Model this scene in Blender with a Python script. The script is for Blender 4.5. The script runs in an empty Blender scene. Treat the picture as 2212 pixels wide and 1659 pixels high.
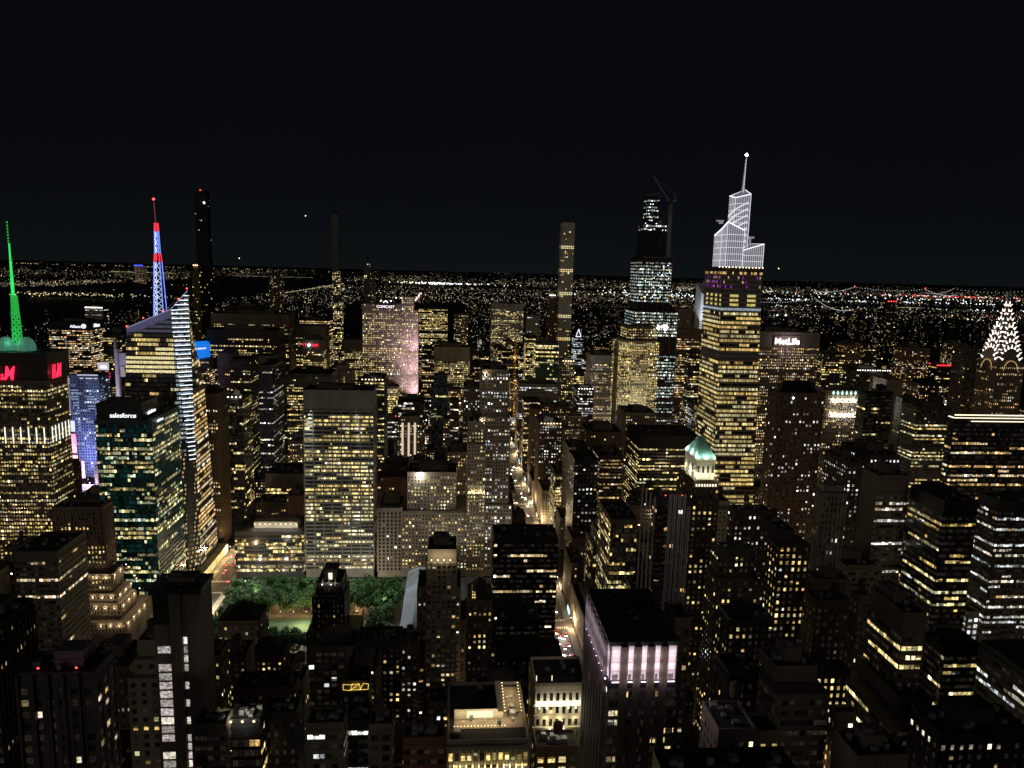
import bpy, math, random
import numpy as np
from mathutils import Vector, Matrix
R = random.Random(7)
NR = np.random.RandomState(11)
S = bpy.context.scene
COL = S.collection
# ------------------------------------------------------------ camera (an observation deck 320 m above the street)
cd = bpy.data.cameras.new("camera"); cam = bpy.data.objects.new("camera", cd); COL.objects.link(cam); S.camera = cam
YAW, PIT, ROL = 0.081619, 0.157106, 0.0277364
fw = Vector((math.sin(YAW)*math.cos(PIT), math.cos(YAW)*math.cos(PIT), -math.sin(PIT)))
rt = Vector((math.cos(YAW), -math.sin(YAW), 0)); up = rt.cross(fw)
r2 = rt*math.cos(ROL)+up*math.sin(ROL); u2 = -rt*math.sin(ROL)+up*math.cos(ROL)
m = Matrix(((r2.x, u2.x, -fw.x, 0), (r2.y, u2.y, -fw.y, 0), (r2.z, u2.z, -fw.z, 320), (0, 0, 0, 1)))
cam.matrix_world = m
cd.sensor_width = 36; cd.lens = 36*1586.83/2212
cd.clip_start = 5; cd.clip_end = 80000
# ------------------------------------------------------------ night sky, one weak sun standing for the sky glow behind the camera
W = bpy.data.worlds.new("World"); S.world = W; W.use_nodes = True
nt = W.node_tree; nt.nodes.clear()
wo = nt.nodes.new("ShaderNodeOutputWorld"); bg = nt.nodes.new("ShaderNodeBackground")
tc = nt.nodes.new("ShaderNodeTexCoord"); sep = nt.nodes.new("ShaderNodeSeparateXYZ"); ra = nt.nodes.new("ShaderNodeValToRGB")
ns = nt.nodes.new("ShaderNodeTexNoise"); ns.inputs['Scale'].default_value = 1.6; ns.inputs['Detail'].default_value = 4
mx = nt.nodes.new("ShaderNodeMixRGB"); mx.blend_type = 'MULTIPLY'; mx.inputs[0].default_value = .35
nt.links.new(tc.outputs['Generated'], sep.inputs[0]); nt.links.new(sep.outputs['Z'], ra.inputs[0])
nt.links.new(tc.outputs['Generated'], ns.inputs['Vector'])
e = ra.color_ramp.elements; e[0].position = 0.0; e[0].color = (.0048, .0062, .0070, 1); e[1].position = .5; e[1].color = (.0011, .0014, .0025, 1)
e2 = ra.color_ramp.elements.new(.09); e2.color = (.0028, .0037, .0052, 1)
nt.links.new(ra.outputs[0], mx.inputs[1]); nt.links.new(ns.outputs['Fac'], mx.inputs[2])
nt.links.new(mx.outputs[0], bg.inputs[0]); bg.inputs[1].default_value = 1.15
nt.links.new(bg.outputs[0], wo.inputs[0])
sl = bpy.data.lights.new("city_glow_sun", 'SUN'); sl.energy = .14; sl.angle = math.radians(40); sl.color = (1, .86, .70); sl.specular_factor = 0
so = bpy.data.objects.new("city_glow_sun", sl); COL.objects.link(so)
so.rotation_euler = (math.radians(76), 0, math.radians(-12))
S.view_settings.view_transform = 'Standard'; S.view_settings.look = 'None'; S.view_settings.exposure = 0; S.view_settings.gamma = 1
S.cycles.max_bounces = 4; S.cycles.diffuse_bounces = 2; S.cycles.glossy_bounces = 3; S.cycles.transparent_max_bounces = 4
S.cycles.sample_clamp_indirect = 1.5; S.cycles.sample_clamp_direct = 0
S.cycles.use_light_tree = True
# ------------------------------------------------------------ materials
MAT = {}
def newmat(n):
    mt = bpy.data.materials.new(n); mt.use_nodes = True; t = mt.node_tree; t.nodes.clear()
    o = t.nodes.new("ShaderNodeOutputMaterial"); p = t.nodes.new("ShaderNodeBsdfPrincipled"); t.links.new(p.outputs[0], o.inputs[0])
    return mt, t, p
def surf(n, c, rough=.85, noise=.35, scale=.08, metal=0, spec=.3, streak=True):
    if n in MAT: return MAT[n]
    mt, t, p = newmat(n); MAT[n] = mt
    g = t.nodes.new("ShaderNodeNewGeometry"); mp = t.nodes.new("ShaderNodeMapping"); mp.inputs['Scale'].default_value = (1, 1, .25 if streak else 1)
    nz = t.nodes.new("ShaderNodeTexNoise"); nz.inputs['Scale'].default_value = scale; nz.inputs['Detail'].default_value = 6; nz.inputs['Roughness'].default_value = .65
    n2 = t.nodes.new("ShaderNodeTexNoise"); n2.inputs['Scale'].default_value = scale*14; n2.inputs['Detail'].default_value = 3
    r = t.nodes.new("ShaderNodeMapRange"); r.inputs[1].default_value = .3; r.inputs[2].default_value = .7; r.inputs[3].default_value = 1-noise; r.inputs[4].default_value = 1+noise*.6
    r3 = t.nodes.new("ShaderNodeMapRange"); r3.inputs[1].default_value = .3; r3.inputs[2].default_value = .7; r3.inputs[3].default_value = .82; r3.inputs[4].default_value = 1.12
    mm = t.nodes.new("ShaderNodeMath"); mm.operation = 'MULTIPLY'
    v = t.nodes.new("ShaderNodeVectorMath"); v.operation = 'SCALE'; v.inputs[0].default_value = c
    t.links.new(g.outputs['Position'], mp.inputs[0]); t.links.new(mp.outputs[0], nz.inputs['Vector']); t.links.new(g.outputs['Position'], n2.inputs['Vector'])
    t.links.new(nz.outputs['Fac'], r.inputs[0]); t.links.new(n2.outputs['Fac'], r3.inputs[0]); t.links.new(r.outputs[0], mm.inputs[0]); t.links.new(r3.outputs[0], mm.inputs[1])
    t.links.new(mm.outputs[0], v.inputs['Scale']); t.links.new(v.outputs[0], p.inputs['Base Color'])
    p.inputs['Roughness'].default_value = rough; p.inputs['Metallic'].default_value = metal; p.inputs['Specular IOR Level'].default_value = spec
    return mt
def glow(n, c, s, samp=False):
    if n in MAT: return MAT[n]
    mt, t, p = newmat(n); MAT[n] = mt
    p.inputs['Base Color'].default_value = (.1, .1, .1, 1); p.inputs['Emission Color'].default_value = (*c, 1); p.inputs['Emission Strength'].default_value = s
    mt.cycles.emission_sampling = 'AUTO' if samp else 'NONE'
    return mt
def window_mat(n, objcol, sc=1.0):
    mt, t, p = newmat(n); MAT[n] = mt
    if objcol:
        a = t.nodes.new("ShaderNodeObjectInfo"); src = a.outputs['Color']
    else:
        a = t.nodes.new("ShaderNodeAttribute"); a.attribute_name = "lit"; src = a.outputs['Color']
    g = t.nodes.new("ShaderNodeNewGeometry"); nz = t.nodes.new("ShaderNodeTexNoise"); nz.inputs['Scale'].default_value = .9*sc; nz.inputs['Detail'].default_value = 4
    mp = t.nodes.new("ShaderNodeMapping"); mp.inputs['Scale'].default_value = (1, 1, 1.6)
    r = t.nodes.new("ShaderNodeMapRange"); r.inputs[1].default_value = .34; r.inputs[2].default_value = .66; r.inputs[3].default_value = .28; r.inputs[4].default_value = 1.45
    v = t.nodes.new("ShaderNodeVectorMath"); v.operation = 'SCALE'
    t.links.new(g.outputs['Position'], mp.inputs[0]); t.links.new(mp.outputs[0], nz.inputs['Vector']); t.links.new(nz.outputs['Fac'], r.inputs[0]); t.links.new(r.outputs[0], v.inputs['Scale']); t.links.new(src, v.inputs[0])
    t.links.new(v.outputs[0], p.inputs['Emission Color']); p.inputs['Emission Strength'].default_value = 1.0
    p.inputs['Base Color'].default_value = (.012, .014, .017, 1); p.inputs['Roughness'].default_value = .12
    mt.cycles.emission_sampling = 'NONE'
    return mt
WM = window_mat("window_glass", False); WO = window_mat("window_glass_single", True); WF = window_mat("far_lights", False, .02)
WC = dict(stone=(.30, .265, .22), stone_d=(.15, .13, .11), stone_l=(.42, .38, .31), stone_c=(.22, .22, .21), brick=(.15, .085, .06), brown=(.14, .10, .07),
  brown_l=(.21, .165, .13), brown_d=(.075, .06, .05), black=(.014, .014, .016), dark=(.03, .03, .032), teal=(.014, .075, .075), glass=(.03, .038, .042),
  violet=(.20, .165, .21), violet_d=(.10, .085, .10), white=(.55, .54, .52), blue=(.10, .15, .26), cream=(.62, .56, .42))
def wallmat(k): return surf('wall_'+k, WC[k], rough=.4 if k in ('black', 'teal', 'glass') else .85, spec=.5 if k in ('black', 'teal', 'glass') else .25)
ROOF = surf('roof_tar', (.034, .032, .032), rough=.9, noise=.6, scale=.15, streak=False)
METAL = surf('grey_metal', (.28, .28, .29), rough=.5, metal=.4, streak=False)
DARKM = surf('dark_metal', (.03, .03, .03), rough=.6)
RED = glow('red_lamp', (1, .05, .04), 6); WHITE = glow('white_lamp', (1, .95, .85), 7); WARM = glow('warm_lamp', (1, .72, .36), 6); COOL = glow('cool_lamp', (.7, .88, 1), 6)
# ------------------------------------------------------------ mesh helpers
BOXF = ((0, 3, 2, 1), (4, 5, 6, 7), (0, 1, 5, 4), (1, 2, 6, 5), (2, 3, 7, 6), (3, 0, 4, 7))
class MB:
    def __init__(s): s.v = []; s.f = []; s.m = []; s.c = None
    def box(s, x0, x1, y0, y1, z0, z1, m=0):
        b = len(s.v); s.v += [(x0, y0, z0), (x1, y0, z0), (x1, y1, z0), (x0, y1, z0), (x0, y0, z1), (x1, y0, z1), (x1, y1, z1), (x0, y1, z1)]
        s.f += [tuple(b+i for i in q) for q in BOXF]; s.m += [m]*6; return s
    def cbox(s, c, dx, dy, dz, m=0): return s.box(c[0]-dx/2, c[0]+dx/2, c[1]-dy/2, c[1]+dy/2, c[2]-dz/2, c[2]+dz/2, m)
    def prism(s, bot, top, m=0, cap=True):
        b = len(s.v); n = len(bot); s.v += list(bot)+list(top)
        for i in range(n):
            j = (i+1) % n; s.f.append((b+i, b+j, b+n+j, b+n+i)); s.m.append(m)
        if cap:
            s.f.append(tuple(b+n+i for i in range(n))); s.f.append(tuple(b+n-1-i for i in range(n))); s.m += [m, m]
        return s
    def poly(s, pts, m=0):
        b = len(s.v); s.v += list(pts); s.f.append(tuple(range(b, b+len(pts)))); s.m.append(m); return s
    def bar(s, a, b, w, m=0, w2=None):
        a = Vector(a); b = Vector(b); d = (b-a).normalized(); u = d.cross(Vector((0, 0, 1)))
        if u.length < .01: u = Vector((1, 0, 0))
        u.normalize(); q = d.cross(u); w2 = w if w2 is None else w2
        f = lambda p, r: [tuple(p+u*r+q*r), tuple(p-u*r+q*r), tuple(p-u*r-q*r), tuple(p+u*r-q*r)]
        return s.prism(f(a, w/2), f(b, w2/2), m)
    def cyl(s, x, y, z0, z1, r, r1=None, n=12, m=0):
        r1 = r if r1 is None else r1
        f = lambda z, q: [(x+q*math.cos(2*math.pi*i/n), y+q*math.sin(2*math.pi*i/n), z) for i in range(n)]
        return s.prism(f(z0, r), f(z1, max(r1, .01)), m)
    def octa(s, c, r, m=0):
        x, y, z = c; b = len(s.v); s.v += [(x+r, y, z), (x, y+r, z), (x-r, y, z), (x, y-r, z), (x, y, z+r), (x, y, z-r)]
        for i in range(4):
            s.f.append((b+i, b+(i+1) % 4, b+4)); s.f.append((b+(i+1) % 4, b+i, b+5)); s.m += [m, m]
        return s
    def build(s, name, mats, parent=None, cols=None, smooth=False):
        if not s.v: return None
        o0 = Vector(parent['_loc']) if parent is not None else Vector((0, 0, 0))
        me = bpy.data.meshes.new(name); V = np.array(s.v, dtype=float)-np.array(o0)
        me.from_pydata(V.tolist(), [], s.f)
        if not isinstance(mats, (list, tuple)): mats = [mats]
        for q in mats: me.materials.append(q)
        if len(mats) > 1: me.polygons.foreach_set('material_index', s.m)
        if cols is not None:
            at = me.attributes.new("lit", 'FLOAT_COLOR', 'FACE'); at.data.foreach_set('color', np.asarray(cols, dtype=np.float32).ravel())
        if smooth: me.polygons.foreach_set('use_smooth', [True]*len(me.polygons))
        o = bpy.data.objects.new(name, me); COL.objects.link(o)
        if parent is not None: o.parent = parent
        return o
def tag(o, label, cat, group=None, kind=None):
    if label: o['label'] = label
    if cat: o['category'] = cat
    if group: o['group'] = group
    if kind: o['kind'] = kind
    return o
def thing(name, label, cat, loc, group=None):
    o = bpy.data.objects.new(name, None); COL.objects.link(o); o.location = loc; o['_loc'] = tuple(float(q) for q in loc); o.empty_display_size = 5
    return tag(o, label, cat, group)
def lamp(loc, power, color=(1, .8, .55), parent=None, size=.6, name='lamp_light'):
    l = bpy.data.lights.new(name, 'POINT'); l.energy = power*3.2; l.color = color; l.shadow_soft_size = size; l.specular_factor = .15
    o = bpy.data.objects.new(name, l); COL.objects.link(o); o.location = loc
    if parent is not None: o.location = Vector(loc)-Vector(parent['_loc']); o.parent = parent
    return o
def spot(loc, target, power, color, ang=60, size=2, parent=None, name='flood_light'):
    l = bpy.data.lights.new(name, 'SPOT'); l.energy = power*2.5; l.color = color; l.shadow_soft_size = size; l.spot_size = math.radians(ang); l.spot_blend = .6; l.specular_factor = 0
    o = bpy.data.objects.new(name, l); COL.objects.link(o); o.location = loc
    o.rotation_euler = (Vector(target)-Vector(loc)).to_track_quat('-Z', 'Y').to_euler()
    if parent is not None: o.location = Vector(loc)-Vector(parent['_loc']); o.parent = parent
    return o
BUILDINGS=[
('office_tower', 'office tower', 'wide tower at the left edge with tall white light fins around its waist', 'bandlit', [(-455.5, -389.1, 728.0, 767.5, 0.0, 199.4)], {'pl': 0.3, 'pw': 0.5, 'fins': (155.1, 139.0), 'wall': 'stone_d', 'top': 3, 'gain': 0.85}),
('billboard_block', 'rooftop block', 'dark set back rooftop block carrying the red letter signs', 'blank', [(-451.0, -388.0, 731.0, 772.0, 199.4, 225.7)], {'wall': 'black', 'nopent': 1}),
('office_tower', 'office tower', 'dark tower with white lettered sign along its roof band, far behind the red letter signs', 'office', [(-735.9, -663.9, 1400.0, 1460.0, 0.0, 199.5)], {'pl': 0.1, 'pw': 0.55, 'pal': 'amber', 'wall': 'dark', 'top': 14}),
('hotel_tower', 'hotel tower', 'blue lit tower with white roof bars beside the coloured screens', 'blue', [(-477.9, -444.0, 950.0, 980.0, 0.0, 170.9)], {'pw': 0.3, 'pal': 'cool', 'wall': 'blue'}),
('office_tower', 'office tower', 'dark glass tower with white sign band on its crown and a lit street corner below', 'glassoff', [(-304.0, -257.5, 640.0, 704.5, 0.0, 180.7)], {'pl': 0.16, 'pw': 0.42, 'pal': 'green', 'wall': 'teal', 'top': 2, 'gain': 0.8, 'dim': (0.003, 0.034, 0.032)}),
('crown_block', 'rooftop block', 'dark glass crown block with white lettering on two faces', 'blank', [(-303.8, -266.0, 643.0, 677.0, 180.7, 194.6)], {'wall': 'black', 'nopent': 1}),
('residential_tower', 'apartment tower', 'supertall shaft at the left horizon with one bright lamp near its top', 'slim', [(-698.0, -656.6, 2050.0, 2080.0, 0.0, 145.5), (-690.1, -652.8, 2050.0, 2078.0, 145.5, 318.8), (-687.4, -655.4, 2052.0, 2078.0, 318.8, 497.1)], {'pw': 0.02, 'wall': 'dark', 'beacon': 1}),
('residential_tower', 'apartment tower', 'thin black supertall with yellow lights only on its lower half', 'slim', [(-317.5, -294.7, 1975.0, 2001.0, 0.0, 232.6), (-319.1, -300.2, 1977.0, 1995.0, 232.6, 444.4)], {'pw': 0.45, 'wall': 'black', 'litmax': 298.9, 'pal': 'yellow'}),
('residential_tower', 'apartment tower', 'narrow black tower left of the pink lit slab, with no lights', 'slim', [(-196.4, -183.5, 1640.0, 1664.0, 0.0, 327.1)], {'pw': 0.03, 'wall': 'black'}),
('residential_tower', 'apartment tower', 'grey ribbed slim tower just right of the narrow black tower', 'slim', [(-211.6, -201.1, 1900.0, 1924.0, 0.0, 291.7)], {'pw': 0.1, 'wall': 'stone_d'}),
('skyscraper', 'skyscraper', 'square white gridded pencil tower with bright bands every dozen floors', 'pencil', [(284.8, 319.8, 1990.0, 2019.0, 0.0, 442.2)], {'pw': 0.07, 'wall': 'white'}),
('office_tower', 'office tower', 'stone slab tower washed by pink floodlights under a white lettered roof sign', 'rock', [(-159.6, -91.3, 1310.0, 1350.0, 0.0, 251.2), (-91.3, -71.1, 1310.0, 1344.0, 0.0, 264.9), (-71.1, -62.9, 1312.0, 1342.0, 0.0, 239.3)], {'pw': 0.5, 'pl': 0.25, 'wall': 'stone', 'pal': 'yellow'}),
('office_tower', 'office tower', 'dark slab with pale frame and three red roof lamps, right of the pink tower', 'office', [(-95.2, -16.6, 2010.0, 2040.0, 0.0, 205.4)], {'pl': 0.4, 'pw': 0.4, 'wall': 'black', 'frame': 1}),
('hotel_tower', 'hotel tower', 'tan tower with lit corner turrets below its flat roof', 'punch', [(1.3, 41.7, 2150.0, 2180.0, 0.0, 181.1)], {'pw': 0.3, 'wall': 'stone'}),
('office_tower', 'office tower', 'stone ribbed tower with small violet roof lamps, right of the pink tower', 'pier', [(-36.0, 31.8, 1400.0, 1440.0, 0.0, 166.2)], {'pw': 0.55, 'pl': 0.2, 'wall': 'stone', 'top': 26, 'pal': 'yellow'}),
('office_tower', 'office tower', 'narrow brown ribbed slab between the pink tower and the ribbed stone tower', 'pier', [(-59.1, -35.5, 1390.0, 1430.0, 0.0, 146.6)], {'pw': 0.45, 'wall': 'brown', 'pal': 'amber'}),
('office_tower', 'office tower', 'white ribbed slab with pale top beyond the park avenue', 'pier', [(111.3, 206.2, 2180.0, 2215.0, 0.0, 213.0)], {'pw': 0.4, 'wall': 'white', 'top': 16, 'pl': 0.1}),
('office_tower', 'office tower', 'beige flat tower with a lamp at each roof corner', 'office', [(177.9, 211.1, 1800.0, 1835.0, 0.0, 204.2)], {'pw': 0.03, 'wall': 'stone', 'pal': 'cool'}),
('hotel_tower', 'hotel tower', 'slim stepped tower with glowing crown left of the white pencil tower', 'punch', [(251.0, 277.3, 1965.0, 1995.0, 0.0, 216.0), (253.9, 272.7, 1968.0, 1990.0, 216.0, 249.3)], {'pw': 0.1, 'wall': 'brown', 'crownlit': 1}),
('office_tower', 'office tower', 'small tower capped by a white outlined triangle', 'office', [(258.5, 277.6, 1560.0, 1586.0, 0.0, 176.3)], {'pl': 0.5, 'pw': 0.4, 'wall': 'dark', 'cap': 'tri', 'pal': 'cool'}),
('office_tower', 'office tower', 'broad ribbed slab with blank ribbed top, left of the slim black supertall', 'pier', [(-447.7, -307.8, 1400.0, 1460.0, 0.0, 221.1)], {'pl': 0.12, 'pw': 0.3, 'wall': 'brown_l', 'top': 18, 'pal': 'yellow'}),
('office_tower', 'office tower', 'broad dark ribbed slab with blue tinted lights in front of the taller ribbed slab', 'pier', [(-427.7, -305.2, 1310.0, 1360.0, 0.0, 199.3)], {'pl': 0.15, 'pw': 0.4, 'wall': 'brown_d', 'top': 14, 'pal': 'yellow'}),
('office_tower', 'office tower', 'narrow violet grey finned tower near the blue screen', 'pier', [(-369.7, -348.4, 1180.0, 1220.0, 0.0, 174.4)], {'pl': 0.2, 'pw': 0.15, 'wall': 'violet', 'top': 20}),
('office_tower', 'office tower', 'violet grey finned tower behind the black slab', 'pier', [(-316.4, -287.5, 1190.0, 1230.0, 0.0, 169.0)], {'pl': 0.3, 'pw': 0.1, 'wall': 'violet', 'top': 14}),
('office_tower', 'office tower', 'dark tower with large yellow windows on its top floors', 'office', [(-314.6, -287.1, 1060.0, 1105.0, 0.0, 180.3)], {'pw': 0.2, 'pl': 0.1, 'wall': 'brown_d', 'pal': 'yellow'}),
('office_tower', 'office tower', 'black slab with white lit bands wrapping its right side', 'office', [(-262.7, -244.4, 1010.0, 1073.0, 0.0, 178.7)], {'pw': 0.12, 'pl': 0.12, 'wall': 'black', 'pal': 'white'}),
('office_tower', 'office tower', 'tall brown ribbed tower standing at the avenue corner', 'pier', [(-276.5, -256.0, 812.0, 847.0, 0.0, 174.3)], {'pw': 0.12, 'pl': 0.1, 'wall': 'brown', 'pal': 'amber', 'top': 16}),
('office_tower', 'office tower', 'dark glass tower with bright terrace crown beside the brown ribbed tower', 'glassoff', [(-269.2, -249.8, 886.0, 926.0, 0.0, 158.1)], {'pw': 0.2, 'pl': 0.05, 'wall': 'dark', 'crownlit': 1}),
('office_tower', 'office tower', 'grey tower with a small white lamp and red lettered sign on its top', 'office', [(-286.4, -248.3, 1420.0, 1460.0, 0.0, 173.4)], {'pw': 0.3, 'pl': 0.35, 'wall': 'stone', 'top': 22}),
('office_tower', 'office tower', 'pale fluted slab behind the red lettered tower', 'pier', [(-328.4, -257.4, 1500.0, 1550.0, 0.0, 192.5)], {'pw': 0.25, 'pl': 0.3, 'wall': 'stone', 'top': 22}),
('office_tower', 'office tower', 'dark slab with warm top rows left of the slim black supertall', 'office', [(-335.9, -271.2, 1640.0, 1680.0, 0.0, 195.3)], {'pw': 0.3, 'pl': 0.35, 'wall': 'brown_d', 'pal': 'amber', 'top': 2}),
('office_tower', 'office tower', 'pier faced tower with pale ribs between the supertall and the pink tower', 'pier', [(-224.6, -183.1, 1500.0, 1540.0, 0.0, 165.8)], {'pw': 0.45, 'pl': 0.3, 'wall': 'stone_d', 'top': 18}),
('office_tower', 'office tower', 'black box tower with white roof lamps behind the concrete grid tower', 'office', [(-236.7, -172.9, 1060.0, 1115.0, 0.0, 161.0)], {'pw': 0.35, 'pl': 0.3, 'wall': 'black'}),
('office_tower', 'office tower', 'small stepped stone tower peeping over the black box tower', 'punch', [(-184.0, -157.0, 1150.0, 1180.0, 0.0, 154.5), (-180.4, -163.3, 1155.0, 1175.0, 154.5, 161.2)], {'pw': 0.15, 'wall': 'stone'}),
('office_tower', 'office tower', 'black glass tower with lit upper cornice, right shoulder of the concrete grid tower', 'office', [(-119.8, -89.3, 960.0, 1010.0, 0.0, 170.2)], {'pw': 0.45, 'pl': 0.15, 'wall': 'black', 'crownlit': 1}),
('office_tower', 'office tower', 'small beige slab with white lit slots at the foot of the pink tower', 'slots', [(-79.9, -43.6, 1060.0, 1090.0, 0.0, 90.5), (-75.0, -48.0, 1066.0, 1090.0, 90.5, 99.6)], {'wall': 'stone', 'pw': 0.5}),
('office_tower', 'office tower', 'small dark green glass tower in front of the ribbed stone tower', 'glassoff', [(-33.4, -7.0, 1130.0, 1160.0, 0.0, 134.5), (-28.7, -8.6, 1134.0, 1156.0, 134.5, 150.7)], {'pw': 0.08, 'wall': 'teal', 'pal': 'green'}),
('office_tower', 'office tower', 'slab with blank tan flank and a column of bluish windows', 'punch', [(15.1, 37.0, 980.0, 1020.0, 0.0, 159.1)], {'pw': 0.35, 'wall': 'brown', 'pal': 'white', 'sparse': 1}),
('office_tower', 'office tower', 'tall setback stone tower with floodlit centre bays at the avenue corner', 'deco', [(20.9, 62.5, 728.0, 788.0, 0.0, 78.0), (27.7, 58.8, 730.0, 780.0, 78.0, 170.0), (29.6, 55.8, 733.0, 773.0, 170.0, 217.0)], {'pw': 0.42, 'pl': 0.12, 'wall': 'stone', 'pal': 'white'}),
('office_tower', 'office tower', 'slender stone wing with a glowing yellow cornice', 'punch', [(16.4, 34.6, 724.0, 758.0, 0.0, 142.5), (17.0, 32.0, 728.0, 756.0, 142.5, 164.6)], {'pw': 0.5, 'wall': 'stone', 'pal': 'yellow', 'cornice': 91.6}),
('office_building', 'office block', 'broad grey stone block with many warm windows and one white roof lamp', 'punch', [(-49.9, 17.3, 728.0, 788.0, 0.0, 69.0), (-44.8, 5.3, 734.0, 774.0, 69.0, 109.4)], {'pw': 0.55, 'wall': 'stone', 'pal': 'yellow', 'groups': 1}),
('office_building', 'office block', 'slim limestone block with tall pilasters beside the park', 'pilas', [(-74.2, -49.9, 728.0, 773.0, 0.0, 72.9)], {'pw': 0.06, 'wall': 'stone', 'pal': 'white'}),
('office_tower', 'office tower', 'tall concrete grid slab over the park with broad bare top band', 'grid', [(-146.8, -78.6, 728.0, 763.0, 0.0, 194.5)], {'pw': 0.52, 'pl': 0.12, 'wall': 'stone_c', 'pal': 'yellow', 'top': 20, 'nogroup': 1, 'dim': (0.006, 0.006, 0.006), 'gain': 1.0}),
('office_building', 'office block', 'glass office block at the park corner with lamplit roof terrace', 'glassoff', [(-217.1, -148.8, 728.0, 776.0, 0.0, 48.4)], {'pw': 0.5, 'pl': 0.1, 'wall': 'glass', 'pal': 'yellow'}),
('office_building', 'office block', 'beige topped block with one white lit floor behind the glass corner block', 'glassoff', [(-214.0, -168.4, 840.0, 890.0, 0.0, 76.4)], {'pw': 0.5, 'pl': 0.15, 'wall': 'stone_d', 'pal': 'yellow', 'top': 16}),
('brick_tower', 'tower', 'blank topped stone tower with a few small windows left of the setback tower', 'punch', [(-5.2, 20.0, 850.0, 880.0, 0.0, 101.3)], {'pw': 0.3, 'wall': 'stone', 'pal': 'yellow'}),
('office_building', 'office block', 'dark low block with skylit roofs behind the broad grey stone block', 'punch', [(-23.3, 19.1, 900.0, 950.0, 0.0, 75.1)], {'pw': 0.15, 'wall': 'stone_d'}),
('office_building', 'office block', 'dark stepped brick block behind the limestone pilaster block', 'punch', [(-81.4, -40.0, 830.0, 880.0, 0.0, 77.2), (-79.1, -52.0, 850.0, 880.0, 77.2, 85.5)], {'pw': 0.12, 'wall': 'brick'}),
('office_tower', 'office tower', 'dark banded glass tower with a bare parapet, bottom left', 'band', [(-284.0, -257.4, 480.0, 517.5, 0.0, 126.9)], {'pw': 0.12, 'pl': 0.08, 'wall': 'stone_d', 'pal': 'amber', 'top': 5, 'nogroup': 1}),
('office_tower', 'office tower', 'brown finned tower stepping down in floodlit terraces', 'pier', [(-292.4, -250.7, 556.0, 604.5, 0.0, 39.8), (-293.5, -255.5, 560.0, 587.0, 39.8, 52.7), (-294.7, -258.4, 562.0, 585.5, 52.7, 60.5), (-295.4, -262.6, 564.0, 582.5, 60.5, 76.0), (-305.6, -268.0, 568.0, 584.5, 76.0, 127.6)], {'pw': 0.12, 'pl': 0.22, 'wall': 'brown_l', 'pal': 'yellow', 'bayw': 2.6}),
('apartment_tower', 'apartment tower', 'dark ribbed apartment tower with red roof lamps, bottom left corner', 'resid', [(-114.2, -94.6, 190.0, 201.5, 0.0, 209.0)], {'pw': 0.2, 'wall': 'violet_d', 'pal': 'amber', 'beacon': 2}),
('apartment_tower', 'apartment tower', 'black ribbed slab cut by the left edge of the photo', 'pier', [(-167.5, -156.1, 250.0, 259.5, 0.0, 181.6)], {'pw': 0.05, 'wall': 'dark', 'pal': 'amber'}),
('office_building', 'office block', 'dark shoulder block with a floodlit corner niche at the left edge', 'pier', [(-199.7, -183.4, 300.0, 321.0, 0.0, 169.3)], {'pw': 0.05, 'wall': 'dark'}),
('apartment_tower', 'apartment tower', 'grey stone apartment block with small punched windows beside the twin concrete piers', 'punch', [(-135.7, -122.6, 300.0, 313.0, 0.0, 143.3), (-134.3, -124.4, 303.0, 317.0, 143.3, 150.1), (-133.7, -125.6, 306.0, 320.0, 150.1, 156.3)], {'pw': 0.22, 'wall': 'stone', 'pal': 'yellow', 'bayw': 4.0, 'fh': 4.0}),
('tower_slab', 'tower', 'slab of two bare concrete piers with white lit floors between them', 'piers2', [(-117.7, -99.2, 285.0, 298.5, 0.0, 189.7)], {'wall': 'stone_d', 'pal': 'white'}),
('office_building', 'office block', 'low dark block with lit gable ends in front of the park', 'punch', [(-153.1, -126.1, 470.0, 494.0, 0.0, 82.0)], {'pw': 0.2, 'wall': 'stone_d'}),
('office_building', 'office block', 'low stone block below the lit gables', 'punch', [(-139.0, -121.4, 420.0, 439.0, 0.0, 85.2)], {'pw': 0.12, 'wall': 'stone_d'}),
('office_building', 'office block', 'narrow stone block right of the twin concrete piers', 'punch', [(-132.5, -123.3, 380.0, 397.0, 0.0, 107.6)], {'pw': 0.25, 'wall': 'stone_d'}),
('office_building', 'office block', 'wide dark warehouse roof in the bottom middle left', 'punch', [(-101.2, -73.3, 330.0, 344.0, 0.0, 118.8)], {'pw': 0.05, 'wall': 'brick'}),
('office_building', 'office block', 'narrow pale end wall with two bright top windows', 'punch', [(-65.4, -62.6, 300.0, 313.0, 0.0, 139.8)], {'pw': 0.2, 'wall': 'stone'}),
('office_building', 'office block', 'brick house with tall arched windows behind the dark warehouse roof', 'punch', [(-127.2, -106.8, 450.0, 471.0, 0.0, 68.0)], {'pw': 0.25, 'wall': 'brick'}),
('gothic_tower', 'tower', 'black gothic tower with floodlit crown silhouetted against the park', 'gothic', [(-101.1, -64.6, 500.0, 525.0, 0.0, 59.0), (-97.1, -75.6, 503.0, 531.0, 59.0, 83.9), (-94.8, -77.2, 505.0, 529.0, 83.9, 92.7)], {'pw': 0.12, 'wall': 'black', 'pal': 'amber'}),
('office_building', 'office block', 'stone fronted block with tall window bays below the gothic tower', 'bays', [(-88.9, -56.0, 440.0, 461.0, 0.0, 79.4)], {'pw': 0.12, 'wall': 'brown_l', 'pal': 'white'}),
('office_building', 'office block', 'grey apartment slab with a faded painted roof sign', 'punch', [(-57.3, -29.7, 430.0, 451.0, 0.0, 86.8)], {'pw': 0.25, 'wall': 'violet_d', 'pal': 'yellow', 'bayw': 4.2}),
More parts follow.
